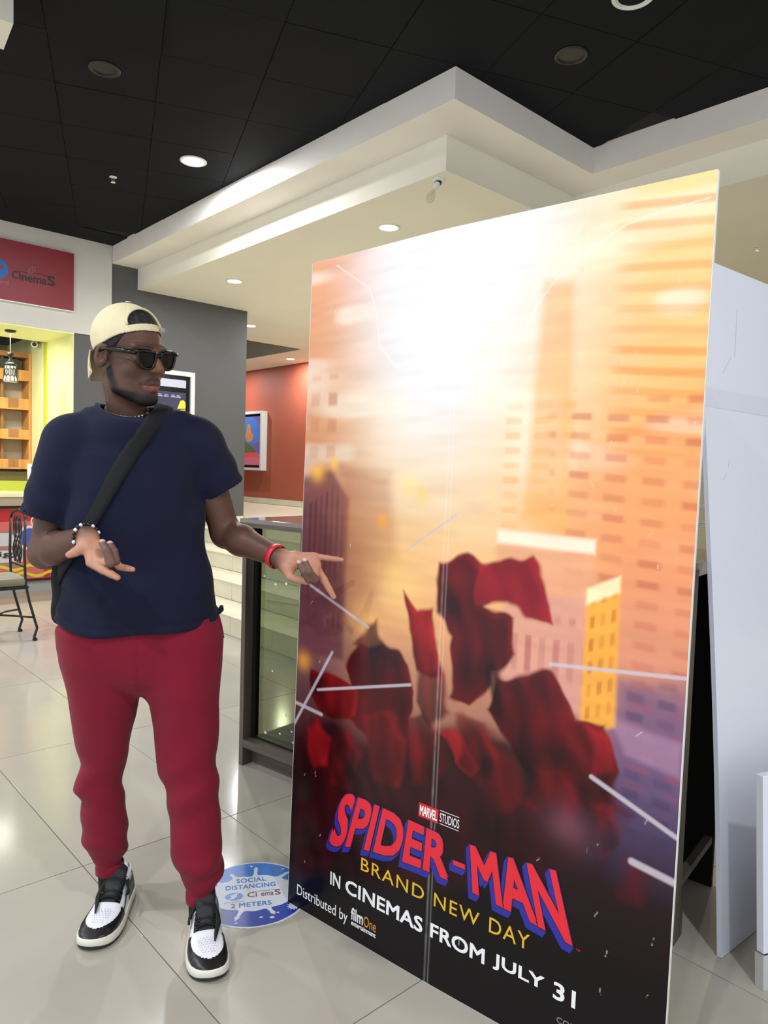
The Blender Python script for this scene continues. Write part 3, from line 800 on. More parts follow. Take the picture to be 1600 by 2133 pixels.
for d_ in drop:
    d_.v = [(x, y, z+.00015) for x, y, z in d_.v]
    child(d_, 'droplet', M_STW, stk)
vir = []
for i in range(48):
    a = 2*math.pi*i/48; r = .017*(1.45 if i % 4 == 0 else 0.95)
    vir.append((.128+r*math.cos(a), -.098+r*math.sin(a)))
child(BM().poly(vir, 0.0009, 0.0012, MS), 'spiky_ball', M_STW, stk)
def stw(s, x0, x1, y0, y1, m, **k):
    o = lettering('lettering', s, m, MS, x0, x1, y0, y1, stk, lift=0.0012, depth=0.0003, **k); o.matrix_parent_inverse = Matrix.Translation((-1.313, -2.037, 0))
stw('SOCIAL', -.055, .047, .064, .090, M_STT, bold=.02, space=1.05)
stw('DISTANCING', -.092, .078, .026, .052, M_STT, bold=.02, space=1.05)
stw('2 METERS', -.075, .058, -.079, -.054, M_STT, bold=.02, space=1.05)
stw('silverbird', -.098, -.032, -.050, -.040, mat('sticker_grey', (150, 152, 160), rough=.4))
stw('Ci', -.02, .012, -.026, .002, M_STR, bold=.01); stw('ema', .026, .068, -.026, -.006, M_STR, bold=.01); stw('S', .072, .092, -.026, .004, M_STR, bold=.01)
child(BM().box(-.004, .09, .004, .006, .0012, .0015, MS), 'bar', M_STR, stk)
child(BM().poly([(-.064+.030*math.cos(t), -.014+.022*math.sin(t)) for t in [i*2*math.pi/30 for i in range(30)]], .0012, .0015, MS), 'logo_disc', M_STB, stk)
child(BM().poly([(-.088, -.032), (-.072, -.020), (-.078, -.010), (-.060, .002), (-.044, .004), (-.056, -.006), (-.052, -.014), (-.066, -.028)], .0015, .0018, MS), 'logo_swirl', M_STW, stk)

# ================================================================== the big standing poster
PU = Vector((0.149, -0.9888, 0)); PV = Vector((0.0214, 0.0032, 0.99976)).normalized(); PN = PU.cross(PV)
PW, PH = 1.227, 2.125
MP = frame_matrix((1.368, 1.918, 0.0), PU, PV, PN)
po = empty('film_standee', (1.46, 1.31, 0), label='tall creased film poster board, orange city print fading to black with a title', cat='poster')
def smooth(a, b, x):
    t = np.clip((x-a)/(b-a), 0, 1); return t*t*(3-2*t)
def vnoise(S, T, fs, ft, seed):
    rs = np.random.RandomState(seed)
    g = rs.rand(64, 64)
    x = S*fs; y = T*ft
    xi = np.floor(x).astype(int); yi = np.floor(y).astype(int); fx = x-xi; fy = y-yi
    fx = fx*fx*(3-2*fx); fy = fy*fy*(3-2*fy)
    a = g[xi % 64, yi % 64]; b = g[(xi+1) % 64, yi % 64]; c = g[xi % 64, (yi+1) % 64]; d = g[(xi+1) % 64, (yi+1) % 64]
    return (a*(1-fx)+b*fx)*(1-fy) + (c*(1-fx)+d*fx)*fy
def polydist(S, T, poly):
    """signed distance to a polygon, negative inside"""
    p = np.array(poly); q = np.roll(p, -1, axis=0)
    dmin = np.full(S.shape, 1e9); ins = np.zeros(S.shape, bool)
    for (x0, y0), (x1, y1) in zip(p, q):
        ex, ey = x1-x0, y1-y0
        t = np.clip(((S-x0)*ex+(T-y0)*ey)/(ex*ex+ey*ey+1e-12), 0, 1)
        dmin = np.minimum(dmin, np.hypot(S-x0-t*ex, T-y0-t*ey))
        c = ((y0 > T) != (y1 > T)) & (S < (x1-x0)*(T-y0)/((y1-y0) + 1e-12)+x0)
        ins ^= c
    return np.where(ins, -dmin, dmin)
def paint_poster(S, T):
    L = lambda c: np.array(lin(c))
    C = np.zeros(S.shape+(3,))
    # warm dusk city: pale glow in the middle, orange sides, mauve low down
    ts = [0.0, 0.45, 0.62, 0.85, 1.05, 1.3, 1.6, 2.13]
    left = [(14, 10, 16), (40, 12, 18), (92, 44, 52), (112, 72, 78), (112, 62, 74), (176, 108, 92), (226, 158, 112), (232, 164, 124)]
    midc = [(12, 10, 14), (46, 16, 20), (118, 66, 60), (190, 130, 104), (244, 176, 116), (248, 200, 138), (246, 222, 186), (238, 236, 240)]
    rgt = [(14, 12, 18), (58, 34, 52), (84, 66, 104), (140, 100, 128), (206, 134, 122), (240, 156, 104), (248, 184, 112), (250, 214, 150)]
    cols = []
    for arr in (left, midc, rgt):
        a = np.array([L(c) for c in arr]); cols.append(np.stack([np.interp(T, ts, a[:, k]) for k in range(3)], -1))
    x = np.clip(S/PW, 0, 1)
    wl = (1-smooth(0.02, 0.34, x))[..., None]; wr2 = smooth(0.55, 0.95, x)[..., None]
    C = cols[1]*(1-wl-wr2+wl*wr2) + cols[0]*wl + cols[2]*wr2*(1-wl)
    def over(mask, col):
        nonlocal C
        C = C*(1-mask[..., None]) + L(col)*mask[..., None]
    def soft(poly, w): return 1-smooth(-w, w, polydist(S, T, poly))
    glow = np.exp(-(((S-.50)/.22)**2 + ((T-1.85)/.36)**2)); over(np.clip(glow*.9, 0, 1), (242, 242, 252))
    # blurred cloud and light streaks
    n1 = vnoise(S, T, 6, 14, 1); over(smooth(.55, .9, n1)*smooth(1.2, 1.6, T)*.5, (255, 246, 226))
    # towers
    def tower(poly, col, a, w=.012): over(soft(poly, w)*a, col)
    def windows(poly, ns, nt, s0, t0, col, a, duty=(.55, .5), shear=0.0, seed=0):
        m = soft(poly, .015); su_ = (S-s0)*ns; tv = (T-t0+shear*(S-s0))*nt
        g = smooth(.15, .32, su_ % 1)*(1-smooth(duty[0]+.1, duty[0]+.28, su_ % 1))*smooth(.2, .4, tv % 1)*(1-smooth(duty[1]+.15, duty[1]+.35, tv % 1))
        rs = np.random.RandomState(seed); tab = rs.rand(97, 89)*.6+.4
        g = g*tab[np.floor(su_).astype(int) % 97, np.floor(tv).astype(int) % 89]
        over(np.clip(m*g*a, 0, 1), col)
    tower([(.83, 1.94), (.91, 1.93), (.93, 1.30), (.80, 1.34)], (244, 168, 84), .55, .02)
    tower([(.93, 1.50), (1.24, 1.66), (1.24, .95), (.93, 1.0)], (246, 158, 100), .45, .02)
    windows([(.93, 2.1), (1.24, 2.1), (1.24, 1.5), (.93, 1.5)], 2.6, 21, .93, 1.5, (236, 142, 66), .65, (.8, .45), 0.1, 3)
    windows([(.72, 1.62), (.93, 1.66), (.93, 1.3), (.72, 1.28)], 12, 26, .72, 1.3, (244, 170, 92), .5, (.6, .5), 0, 5)
    windows([(.86, 1.60), (1.24, 1.66), (1.24, .72), (.95, .72)], 11, 21, .90, .72, (196, 88, 66), .55, (.62, .42), 0.06, 7)
    tower([(1.08, .97), (1.24, 1.0), (1.24, .5), (1.08, .5)], (96, 78, 118), .55, .03)
    windows([(1.08, .97), (1.24, 1.0), (1.24, .62), (1.08, .62)], 14, 22, 1.08, .6, (60, 46, 84), .6, (.6, .5), 0.05, 9)
    tower([(1.06, .88), (1.226, .86), (1.226, .78), (1.10, .80)], (176, 132, 160), .7, .012)
    # pale roofed block, lit gold on one side
    tower([(.73, 1.30), (1.0, 1.295), (1.0, 1.14), (.73, 1.12)], (240, 170, 130), .8)
    tower([(.73, 1.305), (1.0, 1.30), (1.0, 1.265), (.73, 1.27)], (255, 240, 214), .9, .008)
    tower([(.76, 1.13), (.99, 1.16), (.99, .86), (.76, .92)], (226, 160, 142), .8)
    windows([(.78, 1.08), (.98, 1.10), (.98, .90), (.78, .94)], 26, 7, .78, .9, (176, 90, 82), .7, (.5, .75), 0, 11)
    tower([(.985, 1.17), (1.066, 1.215), (1.072, .86), (.985, .82)], (252, 176, 60), .9, .008)
    tower([(.985, 1.18), (1.066, 1.22), (1.066, 1.18), (.985, 1.14)], (255, 240, 190), .9, .006)
    windows([(.99, 1.14), (1.064, 1.18), (1.066, .88), (.99, .84)], 38, 18, .99, .84, (206, 106, 30), .7, (.5, .6), -.45, 13)
    windows([(.76, .90), (.98, .86), (.98, .70), (.76, .74)], 22, 16, .76, .7, (112, 60, 70), .6, (.55, .5), 0, 15)
    # left hand blocks
    tower([(-.02, 1.42), (.12, 1.45), (.20, 1.36), (.20, .86), (-.02, .84)], (110, 58, 70), .75, .014)
    windows([(-.02, 1.34), (.14, 1.40), (.19, 1.30), (.19, .95), (-.02, .95)], 42, 2.4, 0, .9, (84, 40, 58), .55, (.45, .9), -.6, 17)
    tower([(.16, 1.46), (.36, 1.44), (.40, 1.20), (.33, 1.06), (.20, 1.08)], (176, 104, 76), .45, .03)
    windows([(-.02, 1.75), (.14, 1.75), (.14, 1.46), (-.02, 1.46)], 13, 12, 0, 1.46, (208, 136, 104), .7, (.55, .55), 0, 19)
    for (a, b, r, c) in ((.43, 1.41, .03, (255, 226, 150)), (.48, 1.38, .028, (255, 214, 130)), (.06, 1.44, .03, (255, 190, 80)), (.03, .82, .03, (244, 160, 60)), (.34, 1.30, .02, (252, 170, 70)), (.13, 1.47, .02, (255, 200, 100)), (.30, .98, .05, (252, 190, 110)), (.42, 1.12, .09, (255, 206, 130))):
        over(np.exp(-(((S-a)/r)**2+((T-b)/r)**2))*.85, c)
    n3 = vnoise(S, T, 9, 60, 4); C = C*(0.94+0.12*n3[..., None])
    # bottom fades to black
    over(smooth(.80, .42, T)*.92, (30, 9, 14))
    over(smooth(.50, .22, T)*.95, (12, 9, 13))
    # loose dark red cloth-like shapes
    fold = 0.5+0.5*np.sin((S*0.8+T*.25)*95+6*vnoise(S, T, 7, 7, 21))
    n4 = vnoise(S, T, 12, 12, 22); n5 = vnoise(S, T, 30, 14, 23)
    wx = S+.050*(vnoise(S, T, 9, 9, 51)-.5)+.018*(vnoise(S, T, 26, 26, 52)-.5); wy = T+.050*(vnoise(S, T, 9, 9, 53)-.5)+.018*(vnoise(S, T, 26, 26, 54)-.5)
    def cloth(poly, c0, c1, a=1.0, w=.007, hl=.6):
        nonlocal C
        pd_ = polydist(wx, wy, poly); m = (1-smooth(-w, w, pd_))*a
        rim = np.clip(polydist(wx+.016, wy+.012, poly)/.016+.6, 0, 1)
        k = np.clip(.05+hl*(.45*fold*n5+.7*n4-.22)+.40*rim*n4, 0, 1)[..., None]
        col = L(c0)*(1-k)+L(c1)*k
        C = C*(1-m[..., None]) + col*m[..., None]
    cloth([(.54, 1.20), (.62, 1.225), (.70, 1.20), (.71, 1.10), (.78, 1.075), (.81, .97), (.745, .93), (.667, .83), (.61, .848), (.60, 1.0), (.545, 1.065)], (52, 8, 14), (156, 26, 36))
    cloth([(.661, 1.207), (.742, 1.215), (.822, 1.234), (.876, 1.157), (.901, 1.069), (.82, 1.081), (.762, 1.116), (.689, 1.106)], (120, 14, 28), (186, 34, 48), hl=.8)
    cloth([(.421, 1.09), (.47, 1.05), (.533, 1.07), (.56, .892), (.494, .878), (.436, .994)], (70, 8, 14), (186, 30, 38), hl=.8)
    cloth([(.22, .84), (.29, .93), (.365, .955), (.459, .88), (.48, .82), (.473, .62), (.348, .60), (.226, .704)], (44, 7, 12), (140, 22, 30))
    cloth([(.063, .80), (.137, .822), (.262, .772), (.266, .698), (.167, .674), (.068, .73)], (60, 6, 10), (160, 22, 28), hl=.7)
    cloth([(.842, .93), (.895, .945), (.964, .865), (1.049, .874), (1.09, .769), (1.04, .649), (.94, .617), (.828, .694), (.72, .833), (.758, .931)], (50, 8, 14), (150, 24, 32))
    cloth([(-.01, .52), (.10, .66), (.187, .68), (.31, .60), (.487, .70), (.678, .77), (.853, .74), (.961, .70), (1.056, .74), (1.107, .671), (.995, .551), (.873, .395), (.004, .10)], (26, 6, 10), (92, 16, 24), .93, .03, .5)
    cloth([(.07, .62), (.12, .66), (.17, .62), (.16, .52), (.11, .49), (.08, .54)], (120, 12, 20), (176, 24, 34), .9, .012)
    cloth([(.59, .74), (.63, .75), (.69, .66), (.67, .63), (.62, .66)], (150, 20, 30), (196, 40, 44), .9, .008)
    cloth([(.73, .70), (.80, .70), (.84, .60), (.78, .56), (.72, .60)], (96, 12, 22), (140, 24, 34), .7, .03)
    cloth([(1.0, .86), (1.06, .85), (1.08, .77), (1.02, .74)], (120, 14, 24), (184, 30, 40), .85, .014)
    cloth([(1.12, .55), (1.17, .55), (1.18, .47), (1.13, .46)], (80, 10, 20), (130, 22, 34), .7, .03)
    for pl_, a_ in (([(.30, .70), (.40, .74), (.46, .66), (.44, .52), (.34, .50)], .8), ([(.46, .72), (.54, .78), (.60, .70), (.58, .56), (.48, .54)], .8), ([(.64, .80), (.72, .78), (.76, .68), (.70, .60), (.63, .66)], .75),
                    ([(.16, .60), (.24, .66), (.30, .58), (.26, .46), (.18, .46)], .7), ([(.86, .72), (.95, .74), (1.0, .64), (.93, .56), (.86, .60)], .75), ([(1.02, .66), (1.08, .68), (1.10, .58), (1.04, .54)], .6),
                    ([(.26, .92), (.31, 1.0), (.35, 1.02), (.37, .95), (.32, .90)], .85), ([(.72, .95), (.76, .97), (.80, .88), (.74, .84)], .85), ([(.50, .90), (.56, .92), (.62, .80), (.56, .74), (.50, .80)], .85)):
        cloth(pl_, (34, 6, 10), (150, 22, 32), a_, .012, .8)
    over(np.exp(-(((S-.97)/.06)**2+((T-.585)/.05)**2))*.45, (150, 90, 110))
    # pale slanting streaks
    def streak(a, b, w, c, al=.9):
        ex, ey = b[0]-a[0], b[1]-a[1]; l2 = ex*ex+ey*ey
        t = np.clip(((S-a[0])*ex+(T-a[1])*ey)/l2, 0, 1)
        d_ = np.hypot(S-a[0]-t*ex, T-a[1]-t*ey); over((1-smooth(w*.6, w*1.4, d_))*al, c)
    for a, b, w in (((.048, 1.072), (.30, .975), .006), ((.099, .74), (.47, .835), .006), ((.156, .872), (-.004, .601), .007), ((.90, .978), (1.24, 1.009), .0065), ((1.022, .726), (1.24, .64), .008), ((1.13, .556), (1.24, .54), .012), ((.60, 1.335), (.448, 1.233), .004), ((.004, .676), (.12, .664), .008)):
        streak(a, b, w*.72, (206, 196, 204), .8)
    # thin pale scratches and a curling line of light
    for pts in ([(.107, 2.10), (.251, 2.0), (.285, 1.90), (.298, 1.823), (.366, 1.755), (.426, 1.771)], [(1.216, 2.067), (1.10, 2.055), (1.027, 2.041), (.93, 1.99), (.863, 1.942), (.81, 1.88), (.778, 1.807)]):
        for a, b in zip(pts[:-1], pts[1:]): streak(a, b, .0018, (255, 255, 255), .4)
    rs = np.random.RandomState(5)
    for _ in range(45):
        a = np.array([rs.choice([rs.uniform(.01, .12), rs.uniform(.95, 1.22), rs.uniform(0, 1.2)]), rs.uniform(.15, 2.08)]); l = rs.uniform(.004, .02); an = rs.uniform(.7, 2.2)
        streak(a, a+l*np.array([math.cos(an), math.sin(an)]), .0009, (240, 236, 236), .45)
    # narrow pale strips along the fold
    over(np.exp(-((S-.566)/.003)**2)*.22*(0.4+.6*vnoise(S, T, 3, 40, 31)), (255, 250, 246))
    over(np.exp(-((S-.578)/.002)**2)*.15, (255, 250, 246))
    return np.clip(C*.90, 0, 1)
def crease(S):
    return -0.0008*np.exp(-((S-.566)/.005)**2) - 0.0005*np.exp(-((S-.582)/.004)**2) - .010*np.abs(S-.566)
NS, NT = 430, 744
ss = np.linspace(0, PW, NS); tt = np.linspace(0, PH, NT)
S, T = np.meshgrid(ss, tt)
top_drop = .012*smooth(.56, 0, S)*(T/PH)**8
V = np.stack([S, T-top_drop+0.0015, crease(S)], -1).reshape(-1, 3)
Wm = np.array(MP)
Vw = V @ Wm[:3, :3].T + Wm[:3, 3]
idx = np.arange(NS*NT).reshape(NT, NS)
F = np.stack([idx[:-1, :-1], idx[:-1, 1:], idx[1:, 1:], idx[1:, :-1]], -1).reshape(-1, 4)
me = mesh_np('print', Vw, F, attr_mat('poster_print', rough=0.2, spec=0.28, bump=0.0))
set_colors(me, paint_poster(S, T).reshape(-1, 3))
po_loc = Matrix.Translation((-1.46, -1.31, 0))
o = new_obj('print', me, po); o.matrix_parent_inverse = po_loc
# board behind the print, with white cut edges
bk_ = BM(); prof = [0, .1, .3, .5, .558, .566, .574, .582, .6, .8, 1.0, 1.12, PW]
for i in range(len(prof)-1):
    a, b = prof[i], prof[i+1]
    za, zb = float(crease(np.array(a)))-.0008, float(crease(np.array(b)))-.0008
    da = .012*float(smooth(.56, 0, np.array(a))); db = .012*float(smooth(.56, 0, np.array(b)))
    V8 = [(a, .0, za-.011), (b, .0, zb-.011), (b, .0, zb), (a, .0, za), (a, PH-da+.002, za-.011), (b, PH-db+.002, zb-.011), (b, PH-db+.002, zb), (a, PH-da+.002, za)]
    bk_.add(V8, [(0, 3, 2, 1), (4, 5, 6, 7), (0, 1, 5, 4), (1, 2, 6, 5), (2, 3, 7, 6), (3, 0, 4, 7)], MP)
o = child(bk_, 'board', M_PAPER, po)
for a in (-0.0015, PW+.0003):
    z0 = float(crease(np.array(max(0, min(PW, a)))))
    child(BM().box(a, a+.0012, .0, PH-(.012 if a < 0 else 0), z0-.011, z0+.0004, MP), 'cut_edge', M_PLASTIC, po)
# folding struts behind
for a in (.30, .92):
    child(BM().poly([(.012, 0.0), (.34, 0.0), (.05, 1.15), (.022, 1.15)], a, a+.006, MP @ frame_matrix((0, 0, 0), (0, 0, -1), (0, 1, 0), (1, 0, 0))), 'easel_strut', mat('cardboard', (170, 140, 104), rough=0.8), po)
# writing
M_RED = mat('title_red', (222, 34, 52), rough=0.3); M_BLU = mat('title_blue', (34, 40, 150), rough=0.3); M_NAVY = mat('title_navy', (16, 18, 60), rough=0.3)
M_YEL = mat('print_gold', (226, 178, 40), rough=0.3); M_WHT = mat('print_pure_white', (240, 240, 242), rough=0.3); M_MRED = mat('studio_red', (206, 30, 44), rough=0.3)
M_ORG = mat('print_orange', (226, 150, 50), rough=0.3); M_DIM = mat('print_dim', (110, 108, 116), rough=0.3)
def zc(U):
    U = U.copy(); U[:, 2] += crease(U[:, 0]); return U
def title_warp(dx=0.0, dy=0.0):
    def f(U):
        U = U.copy()
        s, v = U[:, 0].copy(), U[:, 1].copy()        # v in 0..1
        base = np.interp(s, [.18, .24, .30, .40, .52, .65, .72, .85, 1.0], [.252, .262, .284, .303, .316, .318, .315, .308, .290])
        top = np.interp(s, [.18, .24, .30, .40, .52, .65, .72, .85, 1.0], [.446, .455, .456, .452, .448, .446, .450, .458, .474])
        U[:, 1] = base + v*(top-base) + dy
        U[:, 0] = s + (v-.5)*(.595-s)*.15 + dx
        return zc(U)
    return f
def pw(s, x0, x1, y0, y1, m, **k):
    kw = dict(lift=0.0004, depth=0.0006, warp=zc); kw.update(k)
    o = lettering('lettering', s, m, MP, x0, x1, y0, y1, po, **kw); o.matrix_parent_inverse = po_loc
    return o
for part, a, b in (('SPIDER', .198, .632), ('-', .642, .686), ('MAN', .700, .975)):
    vy0, vy1 = (0, 1) if part != '-' else (.40, .54)
    for k in range(7):      # stepped blue depth below and left of the letters
        pw(part, a, b, vy0, vy1, M_BLU if k < 6 else M_NAVY, bold=.045, space=.98, warp=title_warp(-.010+.0017*k, -.018+.003*k), lift=.0004+.0001*k, depth=.0001)
    pw(part, a+.003, b-.003, vy0+.02, vy1-.02, M_RED, bold=.028, space=1.0, warp=title_warp(), lift=.0012)
pw('TM', 1.008, 1.018, .290, .295, M_RED)
pw('BRAND', .314, .553, .231, .270, M_YEL, space=1.15); pw('NEW', .588, .735, .231, .270, M_YEL, space=1.15); pw('DAY', .766, .884, .233, .274, M_YEL, space=1.1)
pw('IN', .189, .232, .137, .178, M_WHT, bold=.018); pw('CINEMAS', .254, .553, .136, .180, M_WHT, bold=.018)
pw('FROM', .580, .757, .138, .180, M_WHT, bold=.018); pw('JULY', .783, .930, .140, .184, M_WHT, bold=.018); pw('31', .955, 1.014, .144, .188, M_WHT, bold=.018)
pw('Distributed by', .042, .268, .034, .079, M_WHT)
pw('film', .282, .331, .063, .101, M_WHT, bold=.018); pw('One', .334, .383, .063, .096, M_ORG)
pw('entertainment', .284, .383, .046, .060, M_WHT, bold=.02)
child(BM().box(.521, .589, .468, .508, .0004, .0010, MP), 'studio_block', M_MRED, po)
pw('MARVEL', .526, .585, .474, .502, M_WHT, bold=.018, space=.9, lift=.0016)
pw('STUDIOS', .594, .658, .476, .501, M_WHT, bold=.0)
child(BM().box(.594, .658, .507, .5085, .0004, .0009, MP).box(.594, .658, .4695, .471, .0004, .0009, MP), 'studio_rule', M_WHT, po)
pw('COLUMBIA', .968, 1.085, .088, .104, M_DIM, bold=.02); pw('PICTURES', .968, 1.085, .066, .082, M_DIM, bold=.02)

# ================================================================== the person
# local frame: x to the person's left, y away from the poster-side viewer, z up; origin between the feet
PD0 = Vector((0.3990, 0.9170, 0)).normalized(); PR0 = Vector((PD0.y, -PD0.x, 0))
ML = frame_matrix(tuple(PD0*2.30), PR0, PD0, (0, 0, 1))

def smin(a, b, k):
    h = np.clip(0.5+0.5*(b-a)/k, 0, 1); return b*(1-h)+a*h-k*h*(1-h)
def rcone(P, a, b, r1, r2):
    a = np.array(a, float); b = np.array(b, float); e = b-a
    t = np.clip(((P-a)@e)/(e@e), 0, 1)
    return np.linalg.norm(P-a-t[:, None]*e, axis=1)-(r1+(r2-r1)*t)
def ell(P, c, r):
    r = np.array(r, float); q = (P-np.array(c, float))
    k0 = np.linalg.norm(q/r, axis=1); k1 = np.linalg.norm(q/(r*r), axis=1)+1e-9
    return k0*(k0-1.0)/k1
def sph(P, c, r): return np.linalg.norm(P-np.array(c, float), axis=1)-r
def loft(P, z, cx, cy, a, b, e=2.2):
    zz = P[:, 2]
    A = np.interp(zz, z, a); B = np.interp(zz, z, b)
    X = np.abs(P[:, 0]-np.interp(zz, z, cx))/A; Y = np.abs(P[:, 1]-np.interp(zz, z, cy))/B
    k = (X**e+Y**e)**(1/e)
    return (k-1)*np.minimum(A, B)*0.9
def in_box(P, lo, hi, pad, fn):
    lo = np.array(lo)-pad; hi = np.array(hi)+pad
    d = np.linalg.norm(np.maximum(np.maximum(lo-P, P-hi), 0), axis=1)
    out = d+pad
    m = d <= 0
    if m.any(): out[m] = fn(P[m])
    return out

def sdf_mesh(fn, lo, hi, h, nb=8, relax=2):
    """surface nets on the blocks that hold the surface"""
    lo = np.array(lo, float); hi = np.array(hi, float)
    n = np.ceil((hi-lo)/(h*nb)).astype(int)
    B = np.stack(np.meshgrid(*[np.arange(k) for k in n], indexing='ij'), -1).reshape(-1, 3)
    cen = lo+(B+0.5)*nb*h
    d = fn(cen)
    B = B[np.abs(d) < nb*h*0.87*1.35+0.006]
    l9 = np.stack(np.meshgrid(*[np.arange(nb+1)]*3, indexing='ij'), -1).reshape(-1, 3)
    vals = np.empty((len(B), nb+1, nb+1, nb+1), np.float32)
    step = 300
    for i in range(0, len(B), step):
        b = B[i:i+step]
        P = lo+(b[:, None, :]*nb+l9[None])*h
        vals[i:i+step] = fn(P.reshape(-1, 3)).reshape(len(b), nb+1, nb+1, nb+1)
    G = n*nb+2
    def gid(c): return (c[..., 0]*G[1]+c[..., 1])*G[2]+c[..., 2]
    neg = vals < 0
    cnt = np.zeros((len(B), nb, nb, nb), np.int8)
    for dx in (0, 1):
        for dy in (0, 1):
            for dz in (0, 1): cnt += neg[:, dx:dx+nb, dy:dy+nb, dz:dz+nb]
    bi, ix, iy, iz = np.nonzero((cnt > 0) & (cnt < 8))
    acc = np.zeros((len(bi), 3)); num = np.zeros(len(bi))
    cor = [(0,0,0),(1,0,0),(0,1,0),(1,1,0),(0,0,1),(1,0,1),(0,1,1),(1,1,1)]
    cv = np.stack([vals[bi, ix+a, iy+b, iz+c] for a, b, c in cor], -1)
    for p, q in ((0,1),(2,3),(4,5),(6,7),(0,2),(1,3),(4,6),(5,7),(0,4),(1,5),(2,6),(3,7)):
        m = (cv[:, p] < 0) != (cv[:, q] < 0)
        t = np.where(m, cv[:, p]/(cv[:, p]-cv[:, q]+1e-12), 0)
        pt = np.array(cor[p], float)+t[:, None]*(np.array(cor[q], float)-np.array(cor[p], float))
        acc += pt*m[:, None]; num += m
    cell = B[bi]*nb+np.stack([ix, iy, iz], -1)
    V = lo+(cell+acc/num[:, None])*h
    ids = gid(cell); order = np.argsort(ids); sids = ids[order]
    def look(c):
        g = gid(c); k = np.searchsorted(sids, g); k = np.clip(k, 0, len(sids)-1)
        return np.where(sids[k] == g, order[k], -1)
    Fs = []
    for axis in range(3):
        sl = [slice(0, nb)]*3; s2 = [slice(0, nb)]*3; s2[axis] = slice(1, nb+1)
        a = neg[(slice(None), *sl)]; b = neg[(slice(None), *s2)]
        e = np.nonzero(a != b)
        c = B[e[0]]*nb+np.stack(e[1:], -1)
        u, v = [(1, 2), (2, 0), (0, 1)][axis]
        du = np.zeros(3, int); du[u] = 1; dv = np.zeros(3, int); dv[v] = 1
        q = np.stack([look(c-du-dv), look(c-dv), look(c), look(c-du)], -1)
        fl = ~a[e]
        q[fl] = q[fl][:, ::-1]
        Fs.append(q[(q >= 0).all(1)])
    F = np.concatenate(Fs)
    if relax:
        for _ in range(relax):
            s = np.zeros_like(V); k = np.zeros(len(V))
            for a, b in ((0, 1), (1, 2), (2, 3), (3, 0)):
                np.add.at(s, F[:, a], V[F[:, b]]); np.add.at(s, F[:, b], V[F[:, a]])
                np.add.at(k, F[:, a], 1); np.add.at(k, F[:, b], 1)
            V = V+0.5*(s/np.maximum(k, 1)[:, None]-V)
    return V, F

def normals_of(V, F):
    n = np.cross(V[F[:, 2]]-V[F[:, 0]], V[F[:, 3]]-V[F[:, 1]])
    N = np.zeros_like(V)
    for k in range(4): np.add.at(N, F[:, k], n)
    return N/(np.linalg.norm(N, axis=1, keepdims=True)+1e-12)

# ---------------------------------------------------------------- head frame
HC = np.array([-0.025, -0.05, 1.760]); HS = 1.06
def _rot(yaw, pit, rol):
    cy_, sy = math.cos(yaw), math.sin(yaw); cp, sp = math.cos(pit), math.sin(pit); cr, sr = math.cos(rol), math.sin(rol)
    return np.array([[cy_, -sy, 0], [sy, cy_, 0], [0, 0, 1]]) @ np.array([[1, 0, 0], [0, cp, -sp], [0, sp, cp]]) @ np.array([[cr, 0, sr], [0, 1, 0], [-sr, 0, cr]])
_R = _rot(-0.74, -0.17, -0.10)
HA = np.array([_R[0], -_R[1], _R[2]])          # head (left, forward, up) -> person frame
def to_head(P): return (P-HC) @ HA / HS
def from_head(H): return HC + (np.asarray(H, float)*HS) @ HA.T

